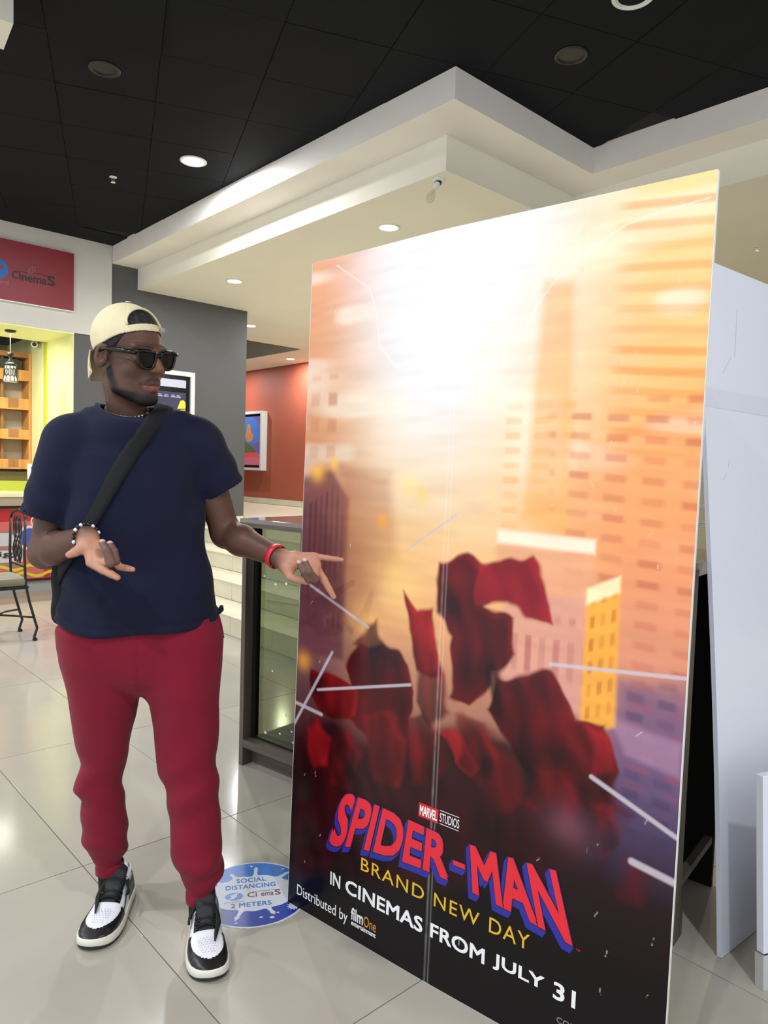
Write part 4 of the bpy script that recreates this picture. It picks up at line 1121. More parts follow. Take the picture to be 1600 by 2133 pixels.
def cranium(H): return ell(H, (0, -.012, .045), (.078, .100, .090))
def head_core(H):
    d = cranium(H)
    d = smin(d, ell(H, (0, .028, -.025), (.064, .072, .092)), .02)
    d = smin(d, ell(H, (0, .040, -.070), (.052, .050, .044)), .018)
    d = smin(d, ell(H, (0, .080, -.103), (.024, .022, .020)), .018)
    for s in (-1, 1):
        d = smin(d, rcone(H, (s*.058, .000, -.045), (s*.050, .018, -.078), .014, .013), .02)
        d = smin(d, rcone(H, (s*.050, .018, -.078), (s*.018, .078, -.104), .013, .015), .02)
        d = smin(d, sph(H, (s*.044, .066, -.022), .020), .022)
        d = smin(d, rcone(H, (s*.048, .078, .030), (s*.008, .096, .028), .010, .010), .014)
    return d
def head_sdf(P):
    H = to_head(P)
    d = head_core(H)
    for s in (-1, 1):                                       # eye hollows behind the glasses
        d = np.maximum(d, -ell(H, (s*.034, .108, .008), (.020, .016, .012)))
        d = smin(d, ell(H, (s*.033, .086, .008), (.014, .013, .011)), .004)
    d = smin(d, rcone(H, (0, .096, .022), (0, .117, -.018), .008, .0125), .010)
    d = smin(d, ell(H, (0, .119, -.022), (.0125, .011, .010)), .006)
    for s in (-1, 1):
        d = smin(d, ell(H, (s*.0145, .107, -.025), (.0095, .012, .0085)), .006)
        d = np.maximum(d, -sph(H, (s*.0075, .112, -.0345), .0042))
    d = smin(d, ell(H, (0, .090, -.062), (.030, .016, .024)), .014)
    for s in (-1, 1):
        d = smin(d, rcone(H, (s*.026, .089, -.0655), (s*.007, .1035, -.0600), .0035, .0062), .004)
        d = smin(d, rcone(H, (s*.024, .089, -.0685), (s*.004, .1015, -.0735), .0035, .0078), .004)
    cut = rcone(H, (-.027, .095, -.0662), (0, .1115, -.0666), .0011, .0016)
    cut = np.minimum(cut, rcone(H, (.027, .095, -.0662), (0, .1115, -.0666), .0011, .0016))
    d = np.maximum(d, -cut)
    for s in (-1, 1):                                       # ears
        c = np.array((s*.080, -.012, -.002)); Q = H-c
        Q = np.stack([Q[:, 0]*s*.86-Q[:, 1]*.5*-1*0.6, Q[:, 1]*.86+Q[:, 0]*s*-.5, Q[:, 2]-Q[:, 1]*.25], -1)
        e = ell(Q, (0, 0, 0), (.0095, .020, .033))
        e = np.maximum(e, -ell(Q, (.010, .003, .002), (.009, .011, .020)))
        e = smin(e, ell(Q, (-.002, .012, -.006), (.008, .006, .009)), .004)
        d = smin(d, e, .007)
    return d*HS
NECK0 = np.array([0.004, 0.030, 1.47]); NECK1 = from_head((0, -.020, -.075))

# ---------------------------------------------------------------- arms and hands (joint positions in metres)
SH_R = (-0.185, 0.005, 1.515); EL_R = (-0.253, 0.030, 1.180); WR_R = (-0.124, -0.215, 1.250)
SH_L = (0.175, 0.005, 1.525); EL_L = (0.268, 0.010, 1.240); WR_L = (0.403, -0.190, 1.184)
HANDS = {
 'R': dict(wrist=WR_R, fat=1.14,
   idx=[(-.110, -.285, 1.189), (-.079, -.310, 1.173), (-.060, -.322, 1.164), (-.044, -.330, 1.156)],
   mid=[(-.090, -.290, 1.192), (-.060, -.325, 1.194), (-.071, -.322, 1.227), (-.082, -.303, 1.245)],
   rng=[(-.075, -.280, 1.193), (-.049, -.312, 1.197), (-.053, -.310, 1.222), (-.064, -.290, 1.240)],
   pnk=[(-.062, -.258, 1.194), (-.039, -.270, 1.175), (-.022, -.278, 1.172), (-.007, -.285, 1.170)],
   thb=[(-.130, -.236, 1.236), (-.137, -.256, 1.222), (-.150, -.262, 1.214), (-.163, -.266, 1.208)],
   pads=[((-.121, -.252, 1.226), .019), ((-.094, -.250, 1.226), .017)]),
 'L': dict(wrist=WR_L, fat=1.03,
   idx=[(.502, -.245, 1.162), (.520, -.270, 1.129), (.534, -.279, 1.103), (.546, -.285, 1.081)],
   mid=[(.503, -.242, 1.171), (.487, -.290, 1.134), (.469, -.300, 1.159), (.457, -.288, 1.190)],
   rng=[(.499, -.236, 1.181), (.470, -.286, 1.133), (.453, -.292, 1.158), (.441, -.281, 1.183)],
   pnk=[(.499, -.225, 1.193), (.536, -.235, 1.188), (.558, -.240, 1.186), (.579, -.245, 1.184)],
   thb=[(.413, -.210, 1.162), (.427, -.238, 1.136), (.450, -.254, 1.128), (.474, -.265, 1.123)],
   pads=[((.426, -.222, 1.158), .020), ((.446, -.212, 1.190), .017)])}
FR = dict(idx=(.0112, .0104, .0092, .0078), mid=(.0115, .0108, .0094, .0080), rng=(.0110, .0102, .0090, .0076), pnk=(.0100, .0090, .0080, .0068), thb=(.0150, .0130, .0112, .0090))
def finger_sdf(P, hd, nm):
    j = hd[nm]; r = np.array(FR[nm])*hd['fat']; d = None
    for k in range(3):
        c = rcone(P, j[k], j[k+1], r[k], r[k+1]); d = c if d is None else smin(d, c, .003)
    return d
def hand_sdf(P, hd):
    w = np.array(hd['wrist'])
    d = None
    for nm in ('idx', 'mid', 'rng', 'pnk'):
        m = np.array(hd[nm][0]); c = rcone(P, w+(m-w)*.18, m, .017, .0125)
        d = c if d is None else smin(d, c, .012)
    d = smin(d, rcone(P, w, hd['thb'][0], .024, .017), .010)
    for c, r in hd['pads']: d = smin(d, sph(P, c, r), .010)
    d = smin(d, finger_sdf(P, hd, 'thb'), .007)
    for nm in ('idx', 'mid', 'rng', 'pnk'):
        d = smin(d, finger_sdf(P, hd, nm), .0030)
    return d
def hand_box(hd):
    pts = np.array([hd['wrist']]+[p for k in ('idx', 'mid', 'rng', 'pnk', 'thb') for p in hd[k]])
    return pts.min(0)-.03, pts.max(0)+.03
def arm_sdf(P, sh, el, wr_):
    sh, el, wr_ = map(np.array, (sh, el, wr_))
    d = rcone(P, sh, el, .055, .045)
    m = el+(wr_-el)*.30
    d = smin(d, rcone(P, el, m, .044, .046), .02)
    d = smin(d, rcone(P, m, wr_, .046, .029), .02)
    return d

# ---------------------------------------------------------------- legs, from hip to ankle (height, centre x, half width, centre y)
LEG_R = [(1.03, -.085, .085, .0), (.985, -.092, .102, .0), (.957, -.100, .116, .0), (.85, -.100, .115, .022), (.756, -.089, .106, .042), (.659, -.086, .094, .061), (.577, -.090, .080, .077), (.51, -.093, .068, .090), (.455, -.098, .071, .10), (.42, -.102, .073, .107), (.384, -.090, .066, .114), (.323, -.087, .069, .125), (.236, -.084, .070, .141), (.188, -.081, .062, .152), (.162, -.077, .050, .157), (.143, -.072, .042, .160), (.110, -.070, .041, .160)]
LEG_L = [(1.03, .120, .085, .0), (.985, .130, .104, .0), (.932, .142, .119, -.001), (.83, .142, .118, -.010), (.757, .145, .113, -.016), (.712, .149, .105, -.019), (.639, .153, .099, -.025), (.55, .157, .092, -.032), (.475, .169, .083, -.038), (.371, .181, .077, -.047), (.297, .188, .078, -.053), (.223, .196, .076, -.059), (.182, .201, .064, -.060), (.158, .202, .050, -.060), (.136, .202, .042, -.060), (.097, .202, .041, -.060)]
def leg_loft(P, T, dr=0.0):
    t = np.array(T)[::-1]
    a = t[:, 2]-dr
    return loft(P, t[:, 0], t[:, 1], t[:, 3], a, a*.98+.004, 2.0)

def body_sdf(P):
    d = in_box(P, HC-.17, HC+.19, .03, head_sdf)
    nk = rcone(P, NECK0, NECK1, .060, .056)
    d = smin(d, nk, .022)
    tor = in_box(P, (-.2, -.1, .9), (.2, .12, 1.55), .05, lambda Q: loft(Q, [.9, 1.1, 1.35, 1.5, 1.57], [.02]*5, [.0, .0, .005, .02, .03], [.16, .155, .165, .15, .07], [.10, .10, .105, .09, .06]))
    tor = np.maximum(tor, np.maximum(P[:, 2]-1.60, .90-P[:, 2]))
    d = smin(d, tor, .03)
    for sh, el, w, hd in ((SH_R, EL_R, WR_R, HANDS['R']), (SH_L, EL_L, WR_L, HANDS['L'])):
        pts = np.array([sh, el, w]); lo, hi = pts.min(0)-.07, pts.max(0)+.07
        d = smin(d, in_box(P, lo, hi, .03, lambda Q: arm_sdf(Q, sh, el, w)), .02)
        lo, hi = hand_box(hd)
        d = smin(d, in_box(P, lo, hi, .02, lambda Q: hand_sdf(Q, hd)), .012)
    for T in (LEG_R, LEG_L):
        t = np.array(T); k = [2, 4, 8, 11, 14]
        for a, b in zip(k[:-1], k[1:]):
            d = smin(d, rcone(P, (t[a, 1], t[a, 3], t[a, 0]), (t[b, 1], t[b, 3], t[b, 0]), t[a, 2]*.72, t[b, 2]*.72), .02)
    for T, tip in ((LEG_R, (-.090, .030, .046)), (LEG_L, (.2185, -.19, .046))):
        t = T[-2]; d = smin(d, rcone(P, (t[1], t[3], t[0]), (t[1], t[3]+.01, .060), .032, .026), .01)
        d = smin(d, rcone(P, (t[1], t[3], .055), tip, .022, .012), .01)
    return d

V, F = sdf_mesh(body_sdf, (-.36, -.40, .0), (.66, .36, 1.96), .0028)
N = normals_of(V, F)
M_SKIN = attr_mat('skin', rough=0.52, spec=0.36, bump=0.06, bscale=220)
SKIN = np.array(lin((86, 57, 45))); PALM = np.array(lin((180, 128, 104))); BEARD = np.array(lin((13, 9, 8))); DARKF = np.array(lin((104, 76, 66)))
col = np.tile(SKIN, (len(V), 1))
H = to_head(V); hm = np.linalg.norm(V-HC, axis=1) < .24
def mix(c, m, k):
    k = np.clip(k, 0, 1)[:, None]; return c*(1-k)+np.array(m)*k
def ss_(a, b, x):
    t = np.clip((x-a)/(b-a), 0, 1); return t*t*(3-2*t)
nz = vnoise(H[:, 0]*40+200, H[:, 2]*40+200, 1, 1, 41)*.5+vnoise(H[:, 1]*60+200, H[:, 2]*60+200, 1, 1, 42)*.5
jaw = np.minimum.reduce([rcone(H, (s*.066, .002, -.035), (s*.052, .022, -.088), .0, .0) for s in (-1, 1)] + [rcone(H, (s*.052, .022, -.088), (s*.020, .085, -.114), .0, .0) for s in (-1, 1)] + [rcone(H, (-.02, .085, -.114), (.02, .085, -.114), 0, 0)])
bw = np.interp(H[:, 1], [-.02, .02, .06, .1], [.007, .016, .022, .027])
beard = (1-ss_(bw*.75, bw*1.25, jaw+(nz-.5)*.010))*1.0
goat = (1-ss_(.008, .014, np.hypot(H[:, 0]*.8, (H[:, 2]+.094)*.8)))*(H[:, 1] > .06)*.55
mou = rcone(H, (-.030, .085, -.062), (-.008, .105, -.0505), 0, 0); mou = np.minimum(mou, rcone(H, (.030, .085, -.062), (.008, .105, -.0505), 0, 0)); mou = np.minimum(mou, rcone(H, (-.008, .108, -.0505), (.008, .108, -.0505), 0, 0))
must = (1-ss_(.0050, .0090, mou+(nz-.5)*.003))*.72
brow = np.minimum.reduce([rcone(H, (s*.052, .080, .030), (s*.016, .104, .0345), 0, 0) for s in (-1, 1)])
brw = (1-ss_(.005, .009, brow))*.7
up_l = (1-ss_(.006, .0095, np.minimum.reduce([rcone(H, (s*.024, .093, -.0645), (s*.006, .106, -.0600), 0, 0) for s in (-1, 1)])))
lo_l = (1-ss_(.0065, .0105, np.minimum.reduce([rcone(H, (s*.022, .092, -.0695), (s*.004, .105, -.0745), 0, 0) for s in (-1, 1)])))
c2 = mix(col, BEARD, np.maximum.reduce([beard, goat, must, brw]))
c2 = mix(c2, lin((74, 44, 40)), up_l); c2 = mix(c2, lin((122, 74, 68)), lo_l*.9)
c2 = mix(c2, lin((136, 92, 70)), np.exp(-(np.linalg.norm((H-np.array((0, .118, -.012)))/np.array((.016, .03, .026)), axis=1))**2)*.5)
col = np.where(hm[:, None], c2, col)
for key, hd in HANDS.items():
    lo, hi = hand_box(hd); m = ((V > lo-.02) & (V < hi+.02)).all(1)
    Q = V[m]; Nq = N[m]
    # palm side: the inner surface of the hand
    pa, pb, pw_ = (np.array(hd[k][0] if k != 'wrist' else hd[k]) for k in ('idx', 'pnk', 'wrist'))
    pn = np.cross(pa-pw_, pb-pw_); pn /= np.linalg.norm(pn)
    if pn[1] > 0: pn = -pn
    ds = np.stack([finger_sdf(Q, hd, k) for k in ('idx', 'mid', 'rng', 'pnk', 'thb')], -1)
    near = ds.argmin(1); dmin = ds.min(1)
    curled = np.zeros(len(Q), bool)
    for fi, k in ((1, 'mid'), (2, 'rng')):
        j = hd[k]
        far = np.minimum(rcone(Q, j[1], j[2], 0, 0), rcone(Q, j[2], j[3], 0, 0))
        curled |= (near == fi) & (far < .0135) & (dmin < .004)
    side = ss_(-.35, .15, Nq @ pn)
    along = ss_(.0, .045, (Q-pw_) @ ((pa+pb)/2-pw_)/np.linalg.norm((pa+pb)/2-pw_)+.012)
    cc_ = mix(col[m], PALM, side*along)
    fing = curled.astype(float)
    cc_ = mix(cc_, DARKF, fing*ss_(-.6, .0, Nq @ pn))
    for k in ('mid', 'rng'):                                # nails
        cc_ = mix(cc_, lin((206, 160, 150)), (1-ss_(.0075, .0095, np.linalg.norm(Q-np.array(hd[k][3])-pn*.003-np.array((0, 0, .003)), axis=1)))*(Nq @ pn > .05))
    col[m] = cc_
person_me = mesh_np('person', V, F, M_SKIN)
set_colors(person_me, col)
person = new_obj('person', person_me, None, label='standing person in backward cream cap, navy t-shirt and crimson joggers pointing at the poster', cat='person')
person.matrix_world = ML

def pchild(name, me, par=None, **k): return new_obj(name, me, par or person, **k)
def pbm(b, name, m, par=None, smooth=True, **k):
    me = b.mesh(name, m, smooth)
    o = new_obj(name, me, par or person, **k)
    if smooth == 'auto':
        md = o.modifiers.new('edge', 'EDGE_SPLIT'); md.split_angle = math.radians(45)
    return o

# ---------------------------------------------------------------- t-shirt
TS_Z = [.93, 1.0, 1.11, 1.255, 1.38, 1.47, 1.53, 1.58]
TS_L = np.array([-.226, -.222, -.208, -.206, -.204, -.198, -.185, -.14]); TS_R = np.array([.258, .256, .224, .200, .188, .184, .178, .13])
def hem_z(P): return .992+.27*np.minimum(P[:, 1], 0)-.008*np.maximum(P[:, 1], 0)+.004*np.sin(P[:, 0]*22)
def col_z(y): return 1.619+.43*np.minimum(y, 0)
def shirt_outer(P):
    d = loft(P, TS_Z, (TS_L+TS_R)/2, [0, 0, 0, 0, .0, .008, .015, .02], (TS_R-TS_L)/2, [.146, .146, .140, .136, .134, .130, .118, .090], 2.3)
    d = np.maximum(d, P[:, 2]-1.605)
    d = smin(d, rcone(P, (-.02, .03, 1.555), (-.165, .005, 1.512), .078, .070), .04)
    d = smin(d, rcone(P, (.0, .03, 1.56), (.160, .005, 1.528), .078, .070), .04)
    d = smin(d, ell(P, (-.014, .002, 1.555), (.122, .130, .088)), .03)
    return d
SLV = [((-.182, .004, 1.505), (-.250, .012, 1.286), .082, .071), ((.178, .004, 1.510), (.259, .008, 1.378), .084, .066)]
def shirt_sdf(P):
    d = shirt_outer(P)
    x, y, z = P[:, 0], P[:, 1], P[:, 2]
    # soft folds: diagonal pulls from the strap, ripples at the waist and under the arms
    f = .0060*np.sin(34*(z+.45*x)+4*np.sin(7*x+2*z))*ss_(1.42, 1.10, z)*ss_(.02, -.10, y)
    f += .0045*np.sin(60*(z-.5*x)+5*np.sin(9*z))*ss_(1.18, 1.02, z)
    f += .0055*np.sin(48*(x*.8-z*.5))*np.exp(-((z-1.30)/.12)**2)*ss_(.08, .17, np.abs(x))
    d = d-f
    for a, b, r1, r2 in SLV:
        A, B = np.array(a), np.array(b); ax = (B-A)/np.linalg.norm(B-A)
        t = (P-B)@ax
        e2 = B+ax*.05
        s = rcone(P, a, e2, r1, r2-.002)
        s = s-.0028*np.sin(70*t+3*np.sin(14*y))*ss_(-.2, -.05, t)*ss_(.0, -.03, t)
        s = np.maximum(s, t+.004*np.sin(40*y))
        inn = np.maximum(rcone(P, a, e2, r1-.007, r2-.008), -(t+.05))
        s = np.maximum(s, -inn)
        d = np.where(inn < 0, s, smin(d, s, .025))
    d = np.maximum(d, (z-(col_z(y)+.006))*.9)
    hole = np.maximum(np.sqrt(((x+.014)/.094)**2+((y+.002)/.098)**2)-1, -10)*.094
    d = np.maximum(d, -np.maximum(hole, -(z-(col_z(y)-.045))))
    hz = hem_z(P)
    d = d-.0022*np.exp(-((z-hz-.010)/.007)**2)-.0012*np.exp(-((z-hz-.026)/.004)**2)*-1
    return np.maximum(d, (hz-z)*.95)
V, F = sdf_mesh(shirt_sdf, (-.38, -.22, .90), (.38, .22, 1.72), .0042)
M_NAVY_CL = mat('navy_cotton', (13, 17, 42), rough=0.85, spec=0.25, var=0.08, vscale=12, bump=0.12, bscale=420, sheen=0.04)
shirt = pchild('t_shirt', mesh_np('t_shirt', V, F, M_NAVY_CL))
ring = []
for i in range(49):
    a = 2*math.pi*i/48; x, y = -.014+.097*math.cos(a), -.002+.101*math.sin(a); ring.append((x, y, col_z(y)+.002))
pbm(BM().tube(ring, .0075, 8, cap=False, flat=.8), 'collar', M_NAVY_CL, shirt)
# curled hem corner
pbm(BM().tube([(.236, -.03, .992), (.248, -.02, .996), (.256, -.01, 1.002), (.258, .0, 1.010)], [.006, .008, .009, .006], 8), 'hem_curl', M_NAVY_CL, shirt)

# ---------------------------------------------------------------- trousers
def pants_sdf(P):
    x, y, z = P[:, 0], P[:, 1], P[:, 2]
    dr = leg_loft(P, LEG_R); dl = leg_loft(P, LEG_L)
    for T, sgn in ((LEG_R, 0), (LEG_L, 1)):
        zt = T[-1][0]
        g = .0055*np.sin(62*(z+.25*x*(1 if sgn else -1))+3*np.sin(16*x+8*y))*np.exp(-((z-zt-.10)/.075)**2)
        g += .0050*np.sin(46*(z-.55*x)+2.5*np.sin(11*y))*np.exp(-((z-.46)/.09)**2)
        g += .0022*np.sin(26*(z+.7*x)+2*np.sin(9*y))
        if sgn: dl = dl-g
        else: dr = dr-g
    zr, zl = LEG_R[-1][0], LEG_L[-1][0]
    dr = np.maximum(dr, zr-z); dl = np.maximum(dl, zl-z)
    dr = np.maximum(dr, z-1.02); dl = np.maximum(dl, z-1.02)
    d = smin(dr, dl, .012)
    pel = loft(P, [.742, .77, .80, .84, .90, .96, 1.03], [.023]*7, [.015, .01, .005, .0, .0, .0, .0], [.016, .06, .12, .18, .215, .222, .205], [.03, .07, .10, .112, .122, .122, .112], 2.2)
    pel = np.maximum(pel, np.maximum(z-1.03, .745-z))
    d = smin(d, pel, .03)
    seam = np.exp(-((x-.012)/.004)**2)*ss_(.74, .80, z)*ss_(.0, -.08, y)
    return d+.0018*seam
V, F = sdf_mesh(pants_sdf, (-.30, -.22, .06), (.36, .32, 1.07), .0045)
M_CRIM = mat('crimson_fleece', (122, 17, 40), rough=0.85, spec=0.25, var=0.06, vscale=10, bump=0.12, bscale=380, sheen=0.06)
trousers = pchild('joggers', mesh_np('joggers', V, F, M_CRIM))
for T in (LEG_R, LEG_L):
    zt, cx_, _, cy_ = T[-1]
    b = BM(); prof = []
    for (dz, r) in ((.002, .041), (.004, .0445), (.020, .0455), (.036, .0445), (.040, .041)): prof.append((r, dz))
    b.lathe(prof, 36, Matrix.Translation((cx_, cy_, zt-.004)), cap=False)
    pbm(b, 'ankle_cuff', M_CRIM, trousers)
for T in (LEG_R, LEG_L):
    pbm(BM().lathe([(.034, .05), (.036, .09), (.036, T[-1][0]+.01)], 24, Matrix.Translation((T[-1][1], T[-1][3], 0)), cap=False), 'sock', mat('black_sock', (16, 16, 17), rough=.9), trousers)
pbm(BM().box(.2575, .2625, -.03, .0, .885, .935, None, .001), 'pocket_zip', M_BLACKMET, trousers, smooth=False)
pbm(BM().tube([(.245, -.045, .99), (.256, -.035, .95), (.262, -.03, .915)], .003, 6), 'pocket_piping', M_CRIM, trousers)

# ---------------------------------------------------------------- hair and cap
M_HAIR = mat('black_hair', (20, 17, 17), rough=0.7, bump=0.6, bscale=300)
def hair_sdf(P):
    H = to_head(P)
    n_ = .0022*np.sin(H[:, 1]*260)*np.sin(H[:, 2]*230+H[:, 0]*180)
    d = cranium(H)-.003-n_
    line = np.interp(H[:, 1], [-.12, -.05, -.02, .01, .035, .055, .075, .11], [-.055, -.05, -.03, -.005, .035, .070, .083, .088])
    d = np.maximum(d, (line-H[:, 2])*.8)
    return np.maximum(d, -(cranium(H)+.010))*HS
V, F = sdf_mesh(hair_sdf, HC-.19, HC+.22, .0032)
pchild('hair', mesh_np('hair', V, F, M_HAIR))
M_CAP = mat('cream_cotton', (214, 202, 166), rough=0.85, spec=0.2, var=0.05, vscale=20, bump=0.1, bscale=500)
def cap_edge(H): return np.interp(H[:, 1], [-.13, -.06, .0, .04, .08, .12], [-.012, .008, .034, .058, .076, .080])
def cap_sdf(P):
    H = to_head(P)
    d = ell(H, (0, -.011, .047), (.0860, .1025, .0945))
    ang = np.arctan2(H[:, 0], H[:, 1]+.016)
    seam = np.min(np.abs(((ang[:, None]-np.array([[-2.36, -1.57+.25, -.72, .72, 1.57-.25, 2.36]]))+math.pi) % (2*math.pi)-math.pi), axis=1)
    d = d+.0012*np.exp(-(seam/.018)**2)
    d = np.maximum(d, -(d+.0045))
    e = cap_edge(H)
    d = np.maximum(d, (e-H[:, 2])*.85)
    # arched opening over the forehead, above the strap
    op = np.sqrt((H[:, 0]/.055)**2+((H[:, 2]-(e+.022))/.050)**2)-1
    op = np.maximum(op*.045, np.maximum((e+.021)-H[:, 2], .02-H[:, 1]))
    return np.maximum(d, -op)*HS
V, F = sdf_mesh(cap_sdf, HC-.20, HC+.22, .0024, relax=1)
cap = pchild('cap', mesh_np('cap', V, F, M_CAP))
# piping round the opening
pts = []
for i in range(31):
    a = math.pi*i/30; x = .057*math.cos(a); zz_ = .022+.0515*math.sin(a)
    y0 = .09
    for _ in range(30):
        e = float(np.interp(y0, [-.13, -.06, .0, .04, .08, .12], [-.012, .008, .034, .058, .076, .080]))
        zz2 = e+zz_
        q = 1-(x/.0870)**2-((zz2-.047)/.0955)**2
        y1 = -.011+.1035*math.sqrt(max(q, .02)); y0 = .5*(y0+y1)
    pts.append(tuple(from_head((x, y0, zz2))))
pbm(BM().tube(pts, .0035, 6), 'opening_binding', M_CAP, cap)
pbm(BM().lathe([(.0005, .004), (.007, .003), (.009, 0)], 16, Matrix.Translation(tuple(from_head((0, -.012, .1415)))), cap=False), 'button', M_CAP, cap)
# buckle on the strap
bq = from_head((.038, .083, .082)); pbm(BM().box(-.008, .008, -.003, .003, -.007, .007, Matrix.Translation(tuple(bq)) @ Matrix.Rotation(.9, 4, 'Z'), .001), 'strap_buckle', M_CHROME, cap, smooth=False)
# visor hanging down the back
nu, nv_ = 24, 12; top = []; bot = []
for j in range(nv_+1):
    v = j/nv_
    for i in range(nu+1):
        u_ = -1+2*i/nu
        wdt = .070*(1-.22*v**2.2)
        ln = .088*(1-.22*abs(u_)**3)
        x = wdt*math.sin(u_*1.25)/math.sin(1.25)
        yb = -.011-.100*math.sqrt(max(0, 1-(x/.089)**2))
        y = yb-.020*v - .004*math.sin(v*3)+.030*v*u_*u_
        z = .004-ln*v+.012*u_*u_*v
        top.append((x, y, z)); bot.append((x, y+.0045, z))
Vv = [tuple(from_head(p)) for p in top]+[tuple(from_head(p)) for p in bot]; nn_ = len(top)
Ff = []
for j in range(nv_):
    for i in range(nu):
        a = j*(nu+1)+i; q = (a, a+1, a+nu+2, a+nu+1); Ff.append(q); Ff.append(tuple(nn_+k for k in q[::-1]))
bnd = [i for i in range(nu+1)]+[(j+1)*(nu+1)+nu for j in range(nv_)]+[nv_*(nu+1)+i for i in range(nu-1, -1, -1)]+[j*(nu+1) for j in range(nv_-1, 0, -1)]
for a, b in zip(bnd, bnd[1:]+bnd[:1]): Ff.append((a, b, b+nn_, a+nn_))
pchild('visor', to_mesh('visor', Vv, Ff, M_CAP, True), cap)

# ---------------------------------------------------------------- sunglasses
M_FRAME = mat('black_acetate', (9, 8, 9), rough=0.22, spec=0.35); M_LENS = mat('dark_lens', (5, 5, 6), rough=0.08, spec=0.14)
sung = None
fr_out = BM()
GY = lambda x: .1135-1.15*x*x-.02*abs(x)      # wrap of the front
LENS = [(.0085, .020), (.020, .0255), (.040, .0268), (.058, .0262), (.0645, .0215), (.0635, .008), (.058, -.008), (.048, -.0165), (.034, -.0185), (.020, -.0145), (.0115, -.002)]
def lens_curve(s, n=44):
    p = np.array(LENS); k = len(p); out = []
    for i in range(n):
        t = i*k/n; a = int(t); f = t-a
        p0, p1, p2, p3 = p[(a-1) % k], p[a % k], p[(a+1) % k], p[(a+2) % k]
        q = .5*((2*p1)+(-p0+p2)*f+(2*p0-5*p1+4*p2-p3)*f*f+(-p0+3*p1-3*p2+p3)*f**3)
        out.append((s*q[0], q[1]))
    return out
GZ = -.002
for s in (-1, 1):
    c = lens_curve(s)
    pts = [tuple(from_head((x, GY(x), z+GZ))) for x, z in c]
    fr_out.tube(pts+pts[:1], .0043, 8, cap=False)
fr_out.tube([tuple(from_head((x, GY(x)+.001, .0145+GZ+.003*math.cos(x*200)))) for x in (-.012, -.006, 0, .006, .012)], .0042, 8)
for s in (-1, 1):
    fr_out.tube([tuple(from_head((s*x, GY(x)+.0005, z+GZ))) for x, z in ((.012, .0235), (.03, .0285), (.05, .0285), (.066, .0255), (.0705, .0235))], [.0035, .004, .0042, .005, .0045], 8)
sung = pbm(fr_out, 'sunglasses', M_FRAME)
for s in (-1, 1):
    c = lens_curve(s); L = [(x, GY(x)-.0005, z+GZ) for x, z in c]
    cx0 = sum(p[0] for p in L)/len(L); cz0 = sum(p[2] for p in L)/len(L)
    Vv = [tuple(from_head((cx0, GY(cx0)+.0015, cz0)))]+[tuple(from_head(p)) for p in L]
    Ff = [(0, i+1, (i+1) % len(L)+1) for i in range(len(L))]
    pchild('lens', to_mesh('lens', Vv, Ff, M_LENS, True), sung)
    tp = BM().tube([tuple(from_head(p)) for p in ((s*.0705, GY(.0705), .0215+GZ), (s*.0755, .062, .022+GZ), (s*.0805, .030, .021+GZ), (s*.084, .002, .020+GZ), (s*.084, -.018, .010+GZ))], [.0060, .0066, .0062, .0050, .0040], 8)
    pbm(tp, 'temple', mat('tortoise_acetate', (26, 20, 15), rough=0.22, spec=0.35, var=0.7, vscale=90, dark=(8, 8, 8)), sung)

# ---------------------------------------------------------------- necklace, bracelets
nk = BM()
for i in range(64):
    a = 2*math.pi*i/64
    p = NECK0*(.30)+NECK1*.70
    x, y = p[0]+.0605*math.cos(a), p[1]+.0605*math.sin(a)
    z = 1.610+.42*(y-p[1])
    nk.box(-.0028, .0028, -.0022, .0022, -.0018, .0018, Matrix.Translation((x, y, z)) @ Matrix.Rotation(a+.5, 4, 'Z') @ Matrix.Rotation(.6*(i % 2), 4, 'X'))
pbm(nk, 'chain_necklace', mat('silver', (214, 212, 206), rough=0.2, metal=0.9), smooth=False)['kind'] = 'stuff'
def ring_frame(c, axis):
    ax_ = Vector(axis).normalized(); q = ax_.to_track_quat('Z', 'Y').to_matrix().to_4x4(); return Matrix.Translation(c) @ q
axR = np.array(WR_R)-np.array(EL_R)
cR = np.array(WR_R)-axR/np.linalg.norm(axR)*.004
br_ = empty('bead_bracelet'); br_.parent = person
Mr = ring_frame(tuple(cR), tuple(axR))
bead = [BM().lathe([(.0005, -.0055), (.0032, -.0045), (.0055, 0), (.0032, .0045), (.0005, .0055)], 10).mesh('bead', m, True) for m in (mat('bead_black', (16, 16, 16), rough=.25), mat('bead_pearl', (222, 220, 222), rough=.2))]
for i in range(20):
    a = 2*math.pi*i/20; o = new_obj('bead', bead[1 if i % 5 in (1, 3) else 0], br_); o.location = Mr @ Vector((.0355*math.cos(a), .0355*math.sin(a), .003*math.sin(3*a)))
axL = np.array(WR_L)-np.array(EL_L)
cL = np.array(WR_L)-axL/np.linalg.norm(axL)*.016
pbm(BM().lathe([(.0345, -.010), (.0372, -.0085), (.0376, .006), (.0352, .0085), (.0335, .008)], 40, ring_frame(tuple(cL), tuple(axL)), cap=False), 'red_wristband', mat('red_rubber', (196, 26, 46), rough=0.4))

